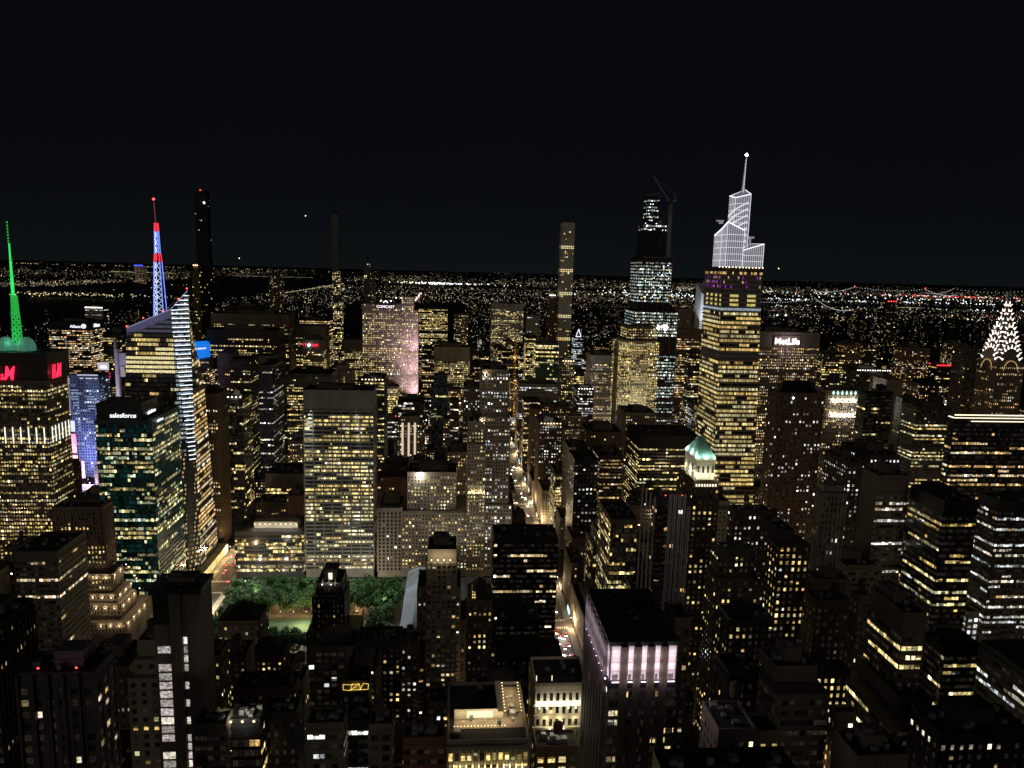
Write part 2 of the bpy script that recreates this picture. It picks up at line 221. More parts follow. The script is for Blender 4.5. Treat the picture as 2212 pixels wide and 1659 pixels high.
('office_building', 'office block', 'narrow slab with yellow and white windows right of the faded roof sign', 'punch', [(-30.4, -19.8, 440.0, 461.0, 0.0, 80.1)], {'pw': 0.3, 'wall': 'stone_d', 'pal': 'white'}),
('sign_house', 'office block', 'dark house carrying the gold bulb sign', 'glassoff', [(-50.0, -38.2, 330.0, 344.0, 0.0, 117.3)], {'pw': 0.1, 'wall': 'black'}),
('office_building', 'office block', 'small brick block with a row of white windows at the bottom', 'band', [(-51.3, -38.0, 250.0, 260.0, 0.0, 152.8)], {'pw': 0.3, 'wall': 'stone_d', 'pal': 'white'}),
('office_building', 'office block', 'small glass block with bluish floors at the bottom', 'band', [(-39.1, -30.0, 262.0, 272.0, 0.0, 146.0)], {'pw': 0.25, 'wall': 'black', 'pal': 'cool'}),
('office_building', 'office block', 'small block with one bright window pair, bottom middle', 'bays', [(-29.4, -20.9, 255.0, 265.0, 0.0, 148.5)], {'pw': 0.15, 'wall': 'stone_d', 'pal': 'white'}),
('office_building', 'office block', 'narrow building with glowing glass rooms on its roof, bottom left', 'glassoff', [(-80.0, -67.8, 250.0, 260.0, 0.0, 155.0)], {'pw': 0.35, 'wall': 'black', 'pal': 'yellow', 'crownlit': 1}),
('office_building', 'office block', 'dark plain block beside the glowing roof rooms', 'band', [(-89.4, -78.5, 245.0, 254.0, 0.0, 156.7)], {'pw': 0.06, 'wall': 'stone_d'}),
('office_building', 'office block', 'dark low block with a bright skylight', 'punch', [(-69.0, -57.1, 260.0, 270.0, 0.0, 150.9)], {'pw': 0.04, 'wall': 'black'}),
('office_building', 'office block', 'dark block with a lit arched hall window at the bottom edge', 'band', [(-15.5, -1.0, 240.0, 249.0, 0.0, 152.9)], {'pw': 0.3, 'wall': 'brick', 'pal': 'white'}),
('office_building', 'office block', 'block with floodlit pilasters and bright lounge windows at the bottom', 'pilaslit', [(0.1, 25.1, 205.0, 237.0, 0.0, 175.8)], {'pw': 0.7, 'wall': 'stone', 'pal': 'yellow', 'nopent': 1}),
('office_building', 'office block', 'cream floodlit stone block with paired windows and a black roof', 'cream', [(34.3, 54.8, 265.0, 285.5, 0.0, 157.5)], {'pw': 0.1, 'top': 1.6, 'fh': 5.6, 'wall': 'cream', 'nopent': 1}),
('office_building', 'office block', 'lower glass fronted floors below the cream floodlit block', 'bays', [(33.2, 49.6, 250.0, 260.0, 0.0, 141.2)], {'pw': 0.7, 'wall': 'brown', 'pal': 'yellow'}),
('office_tower', 'office tower', 'slim grey gridded tower with four lamps under its mansard top', 'resid', [(-14.8, 4.4, 450.0, 478.0, 0.0, 131.4), (-14.4, 4.1, 454.0, 478.0, 131.4, 137.9)], {'pw': 0.14, 'wall': 'stone', 'pal': 'amber', 'lamps': 133.3}),
('office_building', 'office block', 'stone block with steep gable roof and lit attic windows', 'punch', [(11.5, 26.8, 430.0, 454.0, 0.0, 114.2)], {'pw': 0.3, 'wall': 'stone_d', 'pal': 'yellow', 'cap': 'gable'}),
('office_tower', 'office tower', 'black glass tower with red and white lights in its middle floors', 'band', [(31.1, 77.1, 500.0, 528.5, 0.0, 128.0)], {'pw': 0.28, 'pl': 0.1, 'wall': 'black', 'pal': 'amber', 'top': 2.5, 'nopent': 1}),
('office_building', 'office block', 'low dark block in front of the black glass tower', 'punch', [(30.7, 73.9, 440.0, 461.0, 0.0, 71.1)], {'pw': 0.0, 'wall': 'black'}),
('office_building', 'office block', 'yellow lit brick block with tall shop windows behind the roof lounge', 'punch', [(14.0, 41.2, 330.0, 344.0, 0.0, 114.1)], {'pw': 0.2, 'wall': 'brown', 'pal': 'amber'}),
('office_building', 'office block', 'pale low block with pipes on its roof', 'punch', [(-9.8, 14.5, 340.0, 354.0, 0.0, 103.3)], {'pw': 0.12, 'wall': 'brown_l', 'pal': 'amber'}),
('office_tower', 'office tower', 'matt black tower with white square windows in pairs', 'sq', [(125.5, 149.4, 720.0, 763.0, 0.0, 127.0)], {'pw': 0.28, 'wall': 'black', 'pal': 'white'}),
('office_tower', 'office tower', 'dark bronze tower with dim amber bands behind the matt black tower', 'band', [(164.2, 189.7, 780.0, 830.0, 0.0, 116.3)], {'pw': 0.3, 'pl': 0.3, 'wall': 'brown_d', 'pal': 'dimamber'}),
('office_building', 'office block', 'narrow corner building with a gold lit mansard window', 'punch', [(125.6, 133.6, 800.0, 840.0, 0.0, 37.7)], {'pw': 0.12, 'wall': 'stone_d'}),
('office_building', 'office block', 'brick hotel with curved corner along the avenue', 'punch', [(113.9, 125.8, 650.0, 692.0, 0.0, 45.6)], {'pw': 0.15, 'wall': 'brown', 'pal': 'amber'}),
('hotel_tower', 'hotel tower', 'stone hotel tower with a steep dark pyramid roof', 'bays', [(134.8, 161.1, 655.0, 689.0, 0.0, 62.3), (138.3, 159.8, 658.0, 684.0, 62.3, 75.4)], {'pw': 0.6, 'wall': 'stone', 'pal': 'yellow', 'cap': 'pyr'}),
('office_building', 'office block', 'long avenue block with a white lit roof deck left of the pink lit tower', 'punch', [(113.2, 138.1, 572.0, 642.0, 0.0, 29.6)], {'pw': 0.35, 'wall': 'brown_l', 'pal': 'amber'}),
('office_building', 'office block', 'stone block with roof lamp above the curved corner brick hotel', 'punch', [(122.9, 138.0, 702.0, 738.0, 0.0, 50.3)], {'pw': 0.3, 'wall': 'brown_l', 'pal': 'amber'}),
('office_building', 'office block', 'black windowless block between the hotel tower and the striped tower', 'punch', [(149.9, 169.0, 590.0, 635.0, 0.0, 72.3)], {'pw': 0.03, 'wall': 'black'}),
('office_building', 'office block', 'dark block with a string of roof lights behind the pink lit tower', 'band', [(142.9, 161.5, 540.0, 572.0, 0.0, 71.3)], {'pw': 0.5, 'wall': 'black'}),
('office_tower', 'office tower', 'tower crowned by tall pink floodlit panels between black piers', 'pink', [(53.3, 75.7, 222.0, 260.5, 0.0, 198.2)], {'pw': 0.12, 'wall': 'violet_d', 'pal': 'amber', 'top': 16, 'nopent': 1}),
('apartment_tower', 'apartment tower', 'slim tower with white vertical stripes and curved balconies', 'stripe', [(114.4, 133.1, 385.0, 394.5, 0.0, 195.4)], {'pw': 0.12, 'wall': 'violet_d', 'pal': 'amber', 'beacon': 2}),
('office_tower', 'office tower', 'brown stone tower crowned by a floodlit green pyramid roof', 'punch', [(158.3, 176.4, 455.0, 488.5, 0.0, 181.0), (159.0, 175.9, 456.0, 488.5, 181.0, 184.5)], {'pw': 0.25, 'wall': 'brown', 'pal': 'yellow', 'pyr': 1}),
('office_tower', 'office tower', 'block of bright yellow floors under a wide black roof', 'band', [(212.5, 282.5, 800.0, 859.0, 0.0, 134.7)], {'pl': 0.35, 'pw': 0.5, 'wall': 'dark', 'pal': 'yellow', 'top': 13}),
('office_tower', 'office tower', 'pale slab with black flat roof behind the bright yellow block', 'blankw', [(219.5, 259.0, 900.0, 950.0, 0.0, 141.4)], {'wall': 'stone', 'pw': 0.2}),
('office_tower', 'office tower', 'octagonal stone tower with dense warm windows and a plain drum crown', 'octo', [(244.3, 300.6, 1050.0, 1110.0, 0.0, 219.3), (253.3, 298.0, 1055.0, 1101.0, 219.3, 240.0)], {'pw': 0.75, 'wall': 'stone', 'pal': 'yellow'}),
('office_tower', 'office tower', 'stepped white ribbed tower floodlit from below at the foot of the octagonal tower', 'pier', [(222.5, 243.7, 1000.0, 1030.0, 0.0, 100.0), (234.7, 244.0, 1000.0, 1026.0, 100.0, 120.1)], {'pw': 0.6, 'wall': 'white', 'pal': 'white', 'flood': 1}),
('office_tower', 'office tower', 'tall ribbed tower with small square lights behind the bright yellow block', 'office', [(369.9, 415.8, 1200.0, 1222.0, 0.0, 225.3)], {'pw': 0.5, 'pl': 0.2, 'wall': 'brown', 'pal': 'amber', 'top': 14}),
('office_tower', 'office tower', 'dark glass slab with lit stair column left of the tallest tapering tower', 'office', [(369.7, 399.5, 1120.0, 1138.0, 0.0, 197.3)], {'pw': 0.3, 'pl': 0.2, 'wall': 'dark'}),
('office_tower', 'office tower', 'narrow dark ribbed slab on the skyline, right of the unfinished tower', 'pier', [(523.2, 563.4, 1700.0, 1740.0, 0.0, 233.8)], {'pw': 0.1, 'wall': 'stone_d'}),
('office_tower', 'office tower', 'broad faceted slab with lit white roof sign', 'pier', [(420.2, 509.3, 985.0, 1021.0, 0.0, 240.9)], {'pw': 0.5, 'pl': 0.22, 'wall': 'stone_d', 'pal': 'amber', 'top': 20}),
('office_tower', 'office tower', 'slim tower with stacked lights right of the white sign slab', 'office', [(603.1, 639.3, 1150.0, 1170.0, 0.0, 196.6)], {'pw': 0.45, 'wall': 'dark', 'pal': 'yellow', 'left': 1}),
('office_tower', 'office tower', 'round cornered tower crowned with white diamond lamps', 'diamond', [(496.5, 546.1, 930.0, 959.5, 0.0, 168.8)], {'pw': 0.4, 'wall': 'stone_d', 'pal': 'yellow'}),
('office_tower', 'office tower', 'brown masonry tower with black gothic roof and a row of bluish windows', 'punch', [(299.6, 346.0, 650.0, 669.5, 0.0, 211.5)], {'pw': 0.22, 'wall': 'brown', 'pal': 'white', 'cap': 'mansard'}),
('office_tower', 'office tower', 'black blank sided slab beside the beige blank slab', 'band', [(428.0, 444.6, 720.0, 736.0, 0.0, 201.2), (442.0, 454.5, 716.0, 736.0, 0.0, 203.0)], {'pw': 0.1, 'wall': 'black'}),
('office_tower', 'office tower', 'beige blank slab with bright lit corner rooms', 'blank', [(560.7, 582.1, 900.0, 940.0, 0.0, 188.9)], {'wall': 'stone_d'}),
('office_building', 'office block', 'flat dark block with a thin lit top rim, centre right distance', 'office', [(644.7, 703.0, 1120.0, 1180.0, 0.0, 172.5)], {'pw': 0.1, 'wall': 'dark', 'crownlit': 1}),
('hotel_tower', 'hotel tower', 'rippled mirror glass block with bent lit bands', 'band', [(512.1, 552.0, 760.0, 786.5, 0.0, 179.8)], {'pw': 0.28, 'pl': 0.35, 'wall': 'glass', 'pal': 'yellow'}),
('office_tower', 'office tower', 'black tower outlined by a glowing white roof edge, right edge', 'band', [(410.3, 502.7, 560.0, 568.0, 0.0, 207.1)], {'pw': 0.22, 'pl': 0.12, 'wall': 'black', 'pal': 'amber', 'rimlit': 1, 'nopent': 1}),
('office_tower', 'office tower', 'dark tower with small sparse windows behind the rippled glass block', 'punch', [(775.0, 821.3, 1150.0, 1190.0, 0.0, 147.1)], {'pw': 0.22, 'wall': 'black', 'pal': 'amber'}),
('office_tower', 'office tower', 'dark prow shaped tower with lit corner, left of the round crowned spire', 'punch', [(539.4, 559.8, 830.0, 844.0, 0.0, 176.9)], {'pw': 0.04, 'wall': 'black'}),
('office_tower', 'office tower', 'black shaft rising left of the floodlit arched crown', 'slim', [(739.0, 754.5, 1000.0, 1030.0, 0.0, 223.4)], {'pw': 0.05, 'wall': 'brown_d'}),
('office_tower', 'office tower', 'dark blocky tower with red roof lamps on the river horizon', 'slim', [(1588.7, 1628.0, 2600.0, 2660.0, 0.0, 233.5)], {'wall': 'brown_d', 'pw': 0.1, 'beacon': 4}),
('office_building', 'office block', 'long curved brick block with a line of small white windows', 'punch', [(323.7, 335.1, 560.0, 599.0, 0.0, 169.8)], {'pw': 0.45, 'wall': 'brown_d', 'pal': 'white'}),
('office_building', 'office block', 'brick block with two rows of bluish windows below the mirror glass block', 'punch', [(341.6, 367.4, 560.0, 605.0, 0.0, 175.8)], {'pw': 0.3, 'wall': 'brown_d', 'pal': 'white'}),
('office_tower', 'office tower', 'stone tower with dark vertical fins and a lit temple top', 'fins', [(228.1, 243.3, 420.0, 428.0, 0.0, 187.9), (231.1, 244.0, 424.0, 431.5, 187.9, 190.8)], {'pw': 0.1, 'wall': 'stone', 'pal': 'white'}),
('office_building', 'office block', 'stepped shoulder of the finned stone tower', 'pier', [(215.2, 240.4, 400.0, 418.0, 0.0, 129.6), (220.4, 241.7, 404.0, 417.5, 129.6, 138.1)], {'pw': 0.1, 'wall': 'stone_d'}),
('office_tower', 'office tower', 'tower with broad blank concrete flank and white lit floors', 'band', [(275.2, 296.6, 440.0, 459.0, 0.0, 192.9)], {'pw': 0.25, 'pl': 0.15, 'wall': 'stone_d', 'pal': 'white', 'top': 12, 'blankW': 1}),
('office_building', 'office block', 'flat roofed annex with a white lit strip beside the blank flank tower', 'band', [(253.5, 275.9, 430.0, 458.0, 0.0, 135.7)], {'pw': 0.1, 'pl': 0.3, 'wall': 'stone_d', 'pal': 'white'}),
('office_tower', 'office tower', 'stepped brick tower crowded with small yellow windows', 'punch', [(172.5, 189.2, 356.0, 370.0, 0.0, 180.4), (172.9, 181.0, 358.0, 380.0, 180.4, 186.5)], {'pw': 0.62, 'wall': 'brown_d', 'pal': 'yellow', 'groups': 1}),
('office_building', 'office block', 'brick block with ranks of white windows right of the pale lantern tower', 'punch', [(194.3, 219.2, 470.0, 482.0, 0.0, 159.1)], {'pw': 0.5, 'wall': 'brown_d', 'pal': 'white'}),
('stone_tower', 'tower', 'plain pale tower with stepped lantern top', 'punch', [(217.3, 228.2, 560.0, 590.0, 0.0, 130.3), (219.6, 227.4, 563.0, 585.0, 130.3, 135.2)], {'pw': 0.0, 'wall': 'stone_l'}),
('office_building', 'office block', 'stepped stone block behind the brown pyramid tower with one white floor', 'punch', [(157.3, 183.2, 400.0, 418.0, 0.0, 141.7), (159.0, 181.4, 404.0, 418.0, 141.7, 156.8)], {'pw': 0.25, 'wall': 'stone_d', 'pal': 'yellow'}),
('office_building', 'office block', 'dark roofed block with bright window grid at centre right', 'punch', [(137.5, 160.6, 330.0, 346.0, 0.0, 150.7)], {'pw': 0.42, 'wall': 'black', 'pal': 'yellow'}),
('office_tower', 'office tower', 'black tower with one long white lit floor, right side', 'band', [(293.5, 314.8, 400.0, 433.0, 0.0, 188.7)], {'pw': 0.2, 'pl': 0.2, 'wall': 'black', 'pal': 'yellow', 'top': 8}),
('office_tower', 'office tower', 'dark tower with blue white top bands at the right edge', 'band', [(385.4, 434.6, 470.0, 491.0, 0.0, 165.7)], {'pw': 0.2, 'pl': 0.35, 'wall': 'black', 'pal': 'white', 'top': 6}),
('office_tower', 'office tower', 'concrete topped office slab with slanting lit rows stepping down to the lower right', 'band', [(176.3, 185.4, 255.0, 278.5, 0.0, 190.8)], {'pw': 0.12, 'pl': 0.15, 'wall': 'stone_d', 'pal': 'yellow', 'top': 8, 'nogroup': 1}),
('office_building', 'office block', 'low wing of the stepped office slab nearest the camera', 'band', [(164.7, 181.7, 238.0, 270.0, 0.0, 155.4), (172.2, 185.6, 246.0, 277.5, 155.4, 160.2)], {'pw': 0.3, 'wall': 'stone_d', 'pal': 'yellow', 'pl': 0.25}),
('office_building', 'office block', 'dark stone block with faint grid of windows right of the stepped brick tower', 'punch', [(181.6, 198.8, 330.0, 343.5, 0.0, 160.2)], {'pw': 0.04, 'wall': 'brown', 'pal': 'amber'}),
('office_building', 'office block', 'flat dark roofed block with ribbon windows, lower right', 'band', [(114.1, 133.4, 228.0, 242.0, 0.0, 175.5), (116.9, 132.6, 236.0, 250.5, 175.5, 180.4)], {'pw': 0.1, 'wall': 'stone_d', 'pal': 'amber'}),
('office_building', 'office block', 'dark tower shoulder with lit ledge rows, right of the concrete topped slab', 'band', [(252.2, 274.2, 330.0, 347.5, 0.0, 133.4)], {'pw': 0.3, 'wall': 'black', 'pal': 'yellow'}),
('office_building', 'office block', 'slanting mirror glass block at the right edge', 'band', [(235.6, 262.7, 250.0, 287.5, 0.0, 161.3)], {'pw': 0.25, 'wall': 'glass', 'pal': 'white'}),
('office_building', 'office block', 'low block with a small lit roof machine, bottom right', 'punch', [(83.7, 95.8, 202.0, 217.0, 0.0, 179.6)], {'pw': 0.2, 'wall': 'stone_d', 'pal': 'yellow'}),
('office_building', 'office block', 'low block with two rows of small windows, bottom right', 'punch', [(97.9, 105.3, 205.0, 215.0, 0.0, 176.6)], {'pw': 0.35, 'wall': 'stone_d', 'pal': 'yellow'}),
('office_tower', 'office tower', 'thin tower with amber lit vertical seam right of the pink lit tower', 'stripe1', [(80.2, 86.0, 240.0, 253.0, 0.0, 197.4)], {'pw': 0.12, 'wall': 'brown_l', 'pal': 'amber'}),
('office_building', 'office block', 'dark roof with a blue lamp and string lights at centre right', 'punch', [(111.1, 125.3, 262.0, 278.5, 0.0, 162.0)], {'pw': 0.02, 'wall': 'black'}),
('office_building', 'office block', 'low black roof cutting the bottom edge right of the pink lit tower', 'blank', [(50.8, 83.6, 150.0, 162.0, 0.0, 202.2)], {'wall': 'black'}),
('office_building', 'office block', 'low roof terrace with white lamp and chain lights, bottom right', 'blank', [(121.7, 137.9, 190.0, 203.5, 0.0, 178.1)], {'wall': 'stone_d'}),
('office_building', 'office block', 'low dark block in the bottom right corner with scattered amber windows', 'punch', [(166.3, 199.7, 215.0, 231.0, 0.0, 167.2)], {'pw': 0.1, 'wall': 'black', 'pal': 'amber'}),
('office_tower', 'office tower', 'art deco tower with scalloped stone crown', 'deco', [(154.7, 197.7, 1000.0, 1040.0, 0.0, 62.5), (158.5, 191.5, 1004.0, 1034.0, 62.5, 98.4), (163.8, 183.6, 1008.0, 1028.0, 98.4, 114.3)], {'pw': 0.25, 'wall': 'stone', 'pal': 'yellow'}),
('office_building', 'office block', 'brown stone block with small roof lamps along the avenue', 'punch', [(116.2, 146.0, 950.0, 995.0, 0.0, 116.3)], {'pw': 0.4, 'wall': 'brown', 'pal': 'white', 'crownlit': 1}),
('office_building', 'office block', 'brown stone shoulder block left of the roof lamp block', 'punch', [(115.7, 129.2, 1040.0, 1085.0, 0.0, 117.4)], {'pw': 0.25, 'wall': 'brown', 'pal': 'amber'}),
('office_tower', 'office tower', 'grey horizontally banded slab behind the avenue', 'bandr', [(115.2, 183.6, 1260.0, 1305.0, 0.0, 119.5)], {'pw': 0.2, 'pl': 0.3, 'wall': 'stone', 'pal': 'white', 'top': 4}),
('office_tower', 'office tower', 'dark glass tower with green tinted rows above the banded slab', 'glassoff', [(158.8, 202.8, 1400.0, 1440.0, 0.0, 177.1)], {'pw': 0.25, 'pl': 0.2, 'wall': 'teal', 'pal': 'yellow'}),
('office_tower', 'office tower', 'tower with dense yellow squares left of the green tinted tower', 'office', [(143.6, 164.8, 1440.0, 1480.0, 0.0, 185.5)], {'pw': 0.6, 'wall': 'dark', 'pal': 'yellow'}),
('office_tower', 'office tower', 'white pier tower with lit square windows right of the white pencil tower', 'pier', [(238.4, 278.3, 1250.0, 1295.0, 0.0, 173.3)], {'pw': 0.45, 'pl': 0.15, 'wall': 'white', 'pal': 'amber', 'top': 14}),
('office_tower', 'office tower', 'thin stone tower with a cool white roof light', 'punch', [(181.8, 203.8, 1210.0, 1246.0, 0.0, 167.8)], {'pw': 0.45, 'wall': 'stone_d', 'pal': 'yellow', 'crownlit': 1}),
('office_building', 'office block', 'white rimmed low tower behind the scalloped crown', 'office', [(198.3, 224.3, 1140.0, 1176.0, 0.0, 132.6)], {'pw': 0.5, 'wall': 'dark', 'pal': 'white', 'crownlit': 1}),
('office_tower', 'office tower', 'rounded dark tower with curved lit floors', 'band', [(221.2, 242.0, 1330.0, 1366.0, 0.0, 135.8)], {'pw': 0.4, 'wall': 'dark', 'pal': 'yellow'}),
('office_building', 'office block', 'small beige rooftop block with a cool lit side panel', 'punch', [(131.4, 154.7, 800.0, 840.0, 0.0, 120.5)], {'pw': 0.05, 'wall': 'stone_l'}),
('office_building', 'office block', 'long low brown block at centre behind the dark bronze tower', 'punch', [(162.4, 204.6, 850.0, 900.0, 0.0, 127.0)], {'pw': 0.1, 'wall': 'brown'}),
('office_building', 'office block', 'glass block with yellow floors left of the matt black tower', 'glassoff', [(123.7, 140.4, 840.0, 885.0, 0.0, 78.2)], {'pw': 0.6, 'wall': 'stone_d', 'pal': 'yellow'}),
('office_building', 'office block', 'small stone facade with slit windows along the avenue', 'punch', [(114.7, 129.4, 885.0, 935.0, 0.0, 42.9)], {'pw': 0.25, 'wall': 'stone', 'pal': 'white'}),
('office_building', 'office block', 'second small stone facade along the avenue', 'punch', [(112.9, 127.2, 985.0, 1035.0, 0.0, 26.3)], {'pw': 0.2, 'wall': 'stone_d', 'pal': 'white'}),
('office_building', 'office block', 'small brown block at the bend of the avenue', 'punch', [(45.5, 70.5, 790.0, 835.0, 0.0, 57.4)], {'pw': 0.15, 'wall': 'brown', 'pal': 'amber'}),
('office_building', 'office block', 'low lit block right of the slim hotel, in front of the bright yellow block', 'glassoff', [(129.1, 151.1, 560.0, 610.0, 0.0, 120.4)], {'pw': 0.45, 'wall': 'stone_d', 'pal': 'yellow'}),
('office_tower', 'office tower', 'dark tower with violet grey ribs left of the ribbed stone tower', 'pier', [(-3.6, 38.5, 1480.0, 1520.0, 0.0, 148.7)], {'pw': 0.3, 'wall': 'brown_d', 'pal': 'amber'}),
('office_tower', 'office tower', 'narrow tan flanked tower with a lit rooftop water tank', 'punch', [(203.1, 209.2, 330.0, 337.5, 0.0, 162.7)], {'pw': 0.15, 'wall': 'brown_l', 'pal': 'yellow'}),
('office_building', 'office block', 'pale faced small block left of the stepped office slab wing', 'punch', [(139.1, 146.7, 232.0, 237.0, 0.0, 164.4)], {'pw': 0.3, 'wall': 'stone', 'pal': 'amber'}),
('office_building', 'office block', 'low block with one row of bright square windows under the faint grid block', 'punch', [(168.3, 184.3, 300.0, 309.0, 0.0, 140.6)], {'pw': 0.8, 'wall': 'brown_d', 'pal': 'yellow'}),
('office_building', 'office block', 'tall narrow atrium block glowing white between two dark towers', 'bays', [(333.2, 341.1, 420.0, 444.0, 0.0, 108.0)], {'pw': 0.9, 'pl': 0.9, 'wall': 'stone', 'pal': 'white'}),
('office_building', 'office block', 'distant block with a white lit roof storey above the left skyline', 'office', [(-1197.0, -1140.6, 2500.0, 2540.0, 0.0, 154.0)], {'pw': 0.15, 'wall': 'stone', 'pal': 'white', 'crownlit': 1}),
('residential_tower', 'apartment tower', 'slim tower with yellow lit crown just left of the supertall shaft', 'slim', [(-670.1, -650.6, 1960.0, 1988.0, 0.0, 289.4), (-667.9, -654.1, 1962.0, 1984.0, 289.4, 303.5)], {'pw': 0.06, 'wall': 'brown', 'crownlit': 1}),
('residential_tower', 'apartment tower', 'hazy slab with reddish lights near its top on the left horizon', 'slim', [(-708.9, -662.2, 2900.0, 2960.0, 0.0, 273.6)], {'pw': 0.12, 'wall': 'stone_d', 'pal': 'amber'}),
('residential_tower', 'apartment tower', 'far ridge tower with a blue lit top edge on the left horizon', 'punch', [(-3393.5, -3308.1, 8200.0, 8280.0, 0.0, 234.4)], {'pw': 0.3, 'wall': 'stone', 'pal': 'amber', 'bluetop': 1}),
('office_building', 'office block', 'low block with a red lit roof rim left of the arched crown tower', 'band', [(1042.8, 1079.8, 1500.0, 1550.0, 0.0, 135.5)], {'pw': 0.2, 'wall': 'dark', 'redrim': 1}),
('office_tower', 'office tower', 'dark slab with scattered yellow windows between the two supertalls', 'punch', [(-526.8, -449.6, 1750.0, 1810.0, 0.0, 213.2)], {'pw': 0.2, 'wall': 'dark', 'pal': 'yellow'}),
('office_tower', 'office tower', 'dim tower with a white lit strip right of the red letter signs', 'office', [(-572.7, -543.5, 1250.0, 1300.0, 0.0, 195.3)], {'pw': 0.35, 'wall': 'dark', 'pal': 'yellow'}),
('apartment_tower', 'apartment tower', 'dark housing slab with scattered warm windows right of the white sign slab', 'punch', [(833.1, 870.1, 1500.0, 1540.0, 0.0, 176.8)], {'pw': 0.3, 'wall': 'brown', 'pal': 'amber'}),
('apartment_tower', 'apartment tower', 'slim brick tower with scattered windows behind the white diamond lamps', 'punch', [(963.5, 995.4, 1650.0, 1690.0, 0.0, 166.6)], {'pw': 0.3, 'wall': 'brown_d', 'pal': 'yellow'}),
('apartment_tower', 'apartment tower', 'broad brick slab with warm windows left of the black shaft', 'punch', [(934.9, 990.5, 1450.0, 1490.0, 0.0, 177.3)], {'pw': 0.3, 'wall': 'brown', 'pal': 'amber'}),
('apartment_tower', 'apartment tower', 'pale slab with warm windows right of the black shaft', 'punch', [(1147.3, 1178.8, 1600.0, 1640.0, 0.0, 175.4)], {'pw': 0.35, 'wall': 'stone_d', 'pal': 'amber'}),
]
# ------------------------------------------------------------ facade builder
PAL = dict(yellow=[(1, .74, .26), (1, .80, .34), (1, .68, .21), (.96, .86, .46)], amber=[(1, .62, .22), (1, .58, .22), (1, .75, .4), (1, .85, .6)],
  white=[(1, .95, .80), (.92, .96, .95), (1, .88, .66), (.85, .93, 1)], cool=[(.72, .86, 1), (.9, .95, 1), (1, .9, .7), (.55, .75, 1)],
  green=[(.98, .88, .38), (1, .80, .32), (.78, .95, .6), (1, .86, .42)], mint=[(.72, .95, .82), (.85, 1, .9), (.9, .95, .8), (.65, .85, .85)], dimamber=[(.45, .3, .12), (.6, .42, .18), (.3, .2, .1)])
# fh floor height, bw bay width, ww/wh window share, dp pier depth, ds spandrel depth, corr = how far lit runs carry along a floor
ST = dict(
  office=dict(fh=3.9, bw=2.6, ww=.78, wh=.5, dp=.30, ds=.22, corr=.72), bandlit=dict(fh=3.9, bw=2.5, ww=.74, wh=.55, dp=.35, ds=.2, corr=.6),
  band=dict(fh=3.9, bw=2.4, ww=.92, wh=.5, dp=.08, ds=.4, corr=.85), bandr=dict(fh=3.9, bw=2.6, ww=.9, wh=.45, dp=.1, ds=.6, corr=.8),
  glassoff=dict(fh=4.0, bw=2.2, ww=.9, wh=.66, dp=.10, ds=.14, corr=.78), grid=dict(fh=3.95, bw=1.85, ww=.9, wh=.52, dp=.12, ds=.7, corr=.88, major=5),
  pier=dict(fh=3.9, bw=2.6, ww=.52, wh=.55, dp=.7, ds=.2, corr=.7), punch=dict(fh=3.7, bw=3.3, ww=.44, wh=.52, dp=.22, ds=.18, corr=.35),
  deco=dict(fh=3.7, bw=2.9, ww=.5, wh=.55, dp=.55, ds=.15, corr=.4), pilas=dict(fh=4.0, bw=4.2, ww=.55, wh=.62, dp=.9, ds=.12, corr=.4),
  slim=dict(fh=4.2, bw=3.4, ww=.62, wh=.55, dp=.2, ds=.15, corr=.3), pencil=dict(fh=4.75, bw=4.75, ww=.66, wh=.66, dp=.6, ds=.58, corr=.2),
  rock=dict(fh=3.8, bw=2.9, ww=.42, wh=.55, dp=.75, ds=.12, corr=.45), blank=None, blankw=dict(fh=4, bw=3, ww=.5, wh=.5, dp=.1, ds=.1, corr=.5),
  blue=dict(fh=3.6, bw=3.0, ww=.6, wh=.55, dp=.3, ds=.25, corr=.3), gothic=dict(fh=3.8, bw=2.6, ww=.45, wh=.6, dp=.6, ds=.1, corr=.3),
  resid=dict(fh=3.4, bw=3.4, ww=.62, wh=.55, dp=.45, ds=.2, corr=.2), bays=dict(fh=4.2, bw=4.4, ww=.66, wh=.6, dp=.4, ds=.2, corr=.4),
  sq=dict(fh=4.2, bw=3.9, ww=.5, wh=.5, dp=.2, ds=.22, corr=.4), slots=dict(fh=4, bw=3.6, ww=.4, wh=.5, dp=.5, ds=.1, corr=.4),
  octo=dict(fh=3.9, bw=2.7, ww=.5, wh=.55, dp=.35, ds=.2, corr=.6), diamond=dict(fh=4, bw=3.2, ww=.6, wh=.55, dp=.4, ds=.2, corr=.5),
  fins=dict(fh=3.9, bw=2.5, ww=.5, wh=.6, dp=.8, ds=.1, corr=.3), stripe=dict(fh=3.3, bw=3.4, ww=.7, wh=.55, dp=.2, ds=.15, corr=.3),
  stripe1=dict(fh=3.5, bw=3.0, ww=.5, wh=.5, dp=.3, ds=.1, corr=.3), cream=dict(fh=4.4, bw=2.5, ww=.52, wh=.6, dp=.35, ds=.3, corr=.3),
  pilaslit=dict(fh=4.0, bw=2.0, ww=.62, wh=.66, dp=.35, ds=.2, corr=.6), pink=dict(fh=3.4, bw=2.25, ww=.86, wh=.6, dp=.12, ds=.15, corr=.3),
  piers2=None)
WIN_OBJ_MAX = 100
n_obj = 0
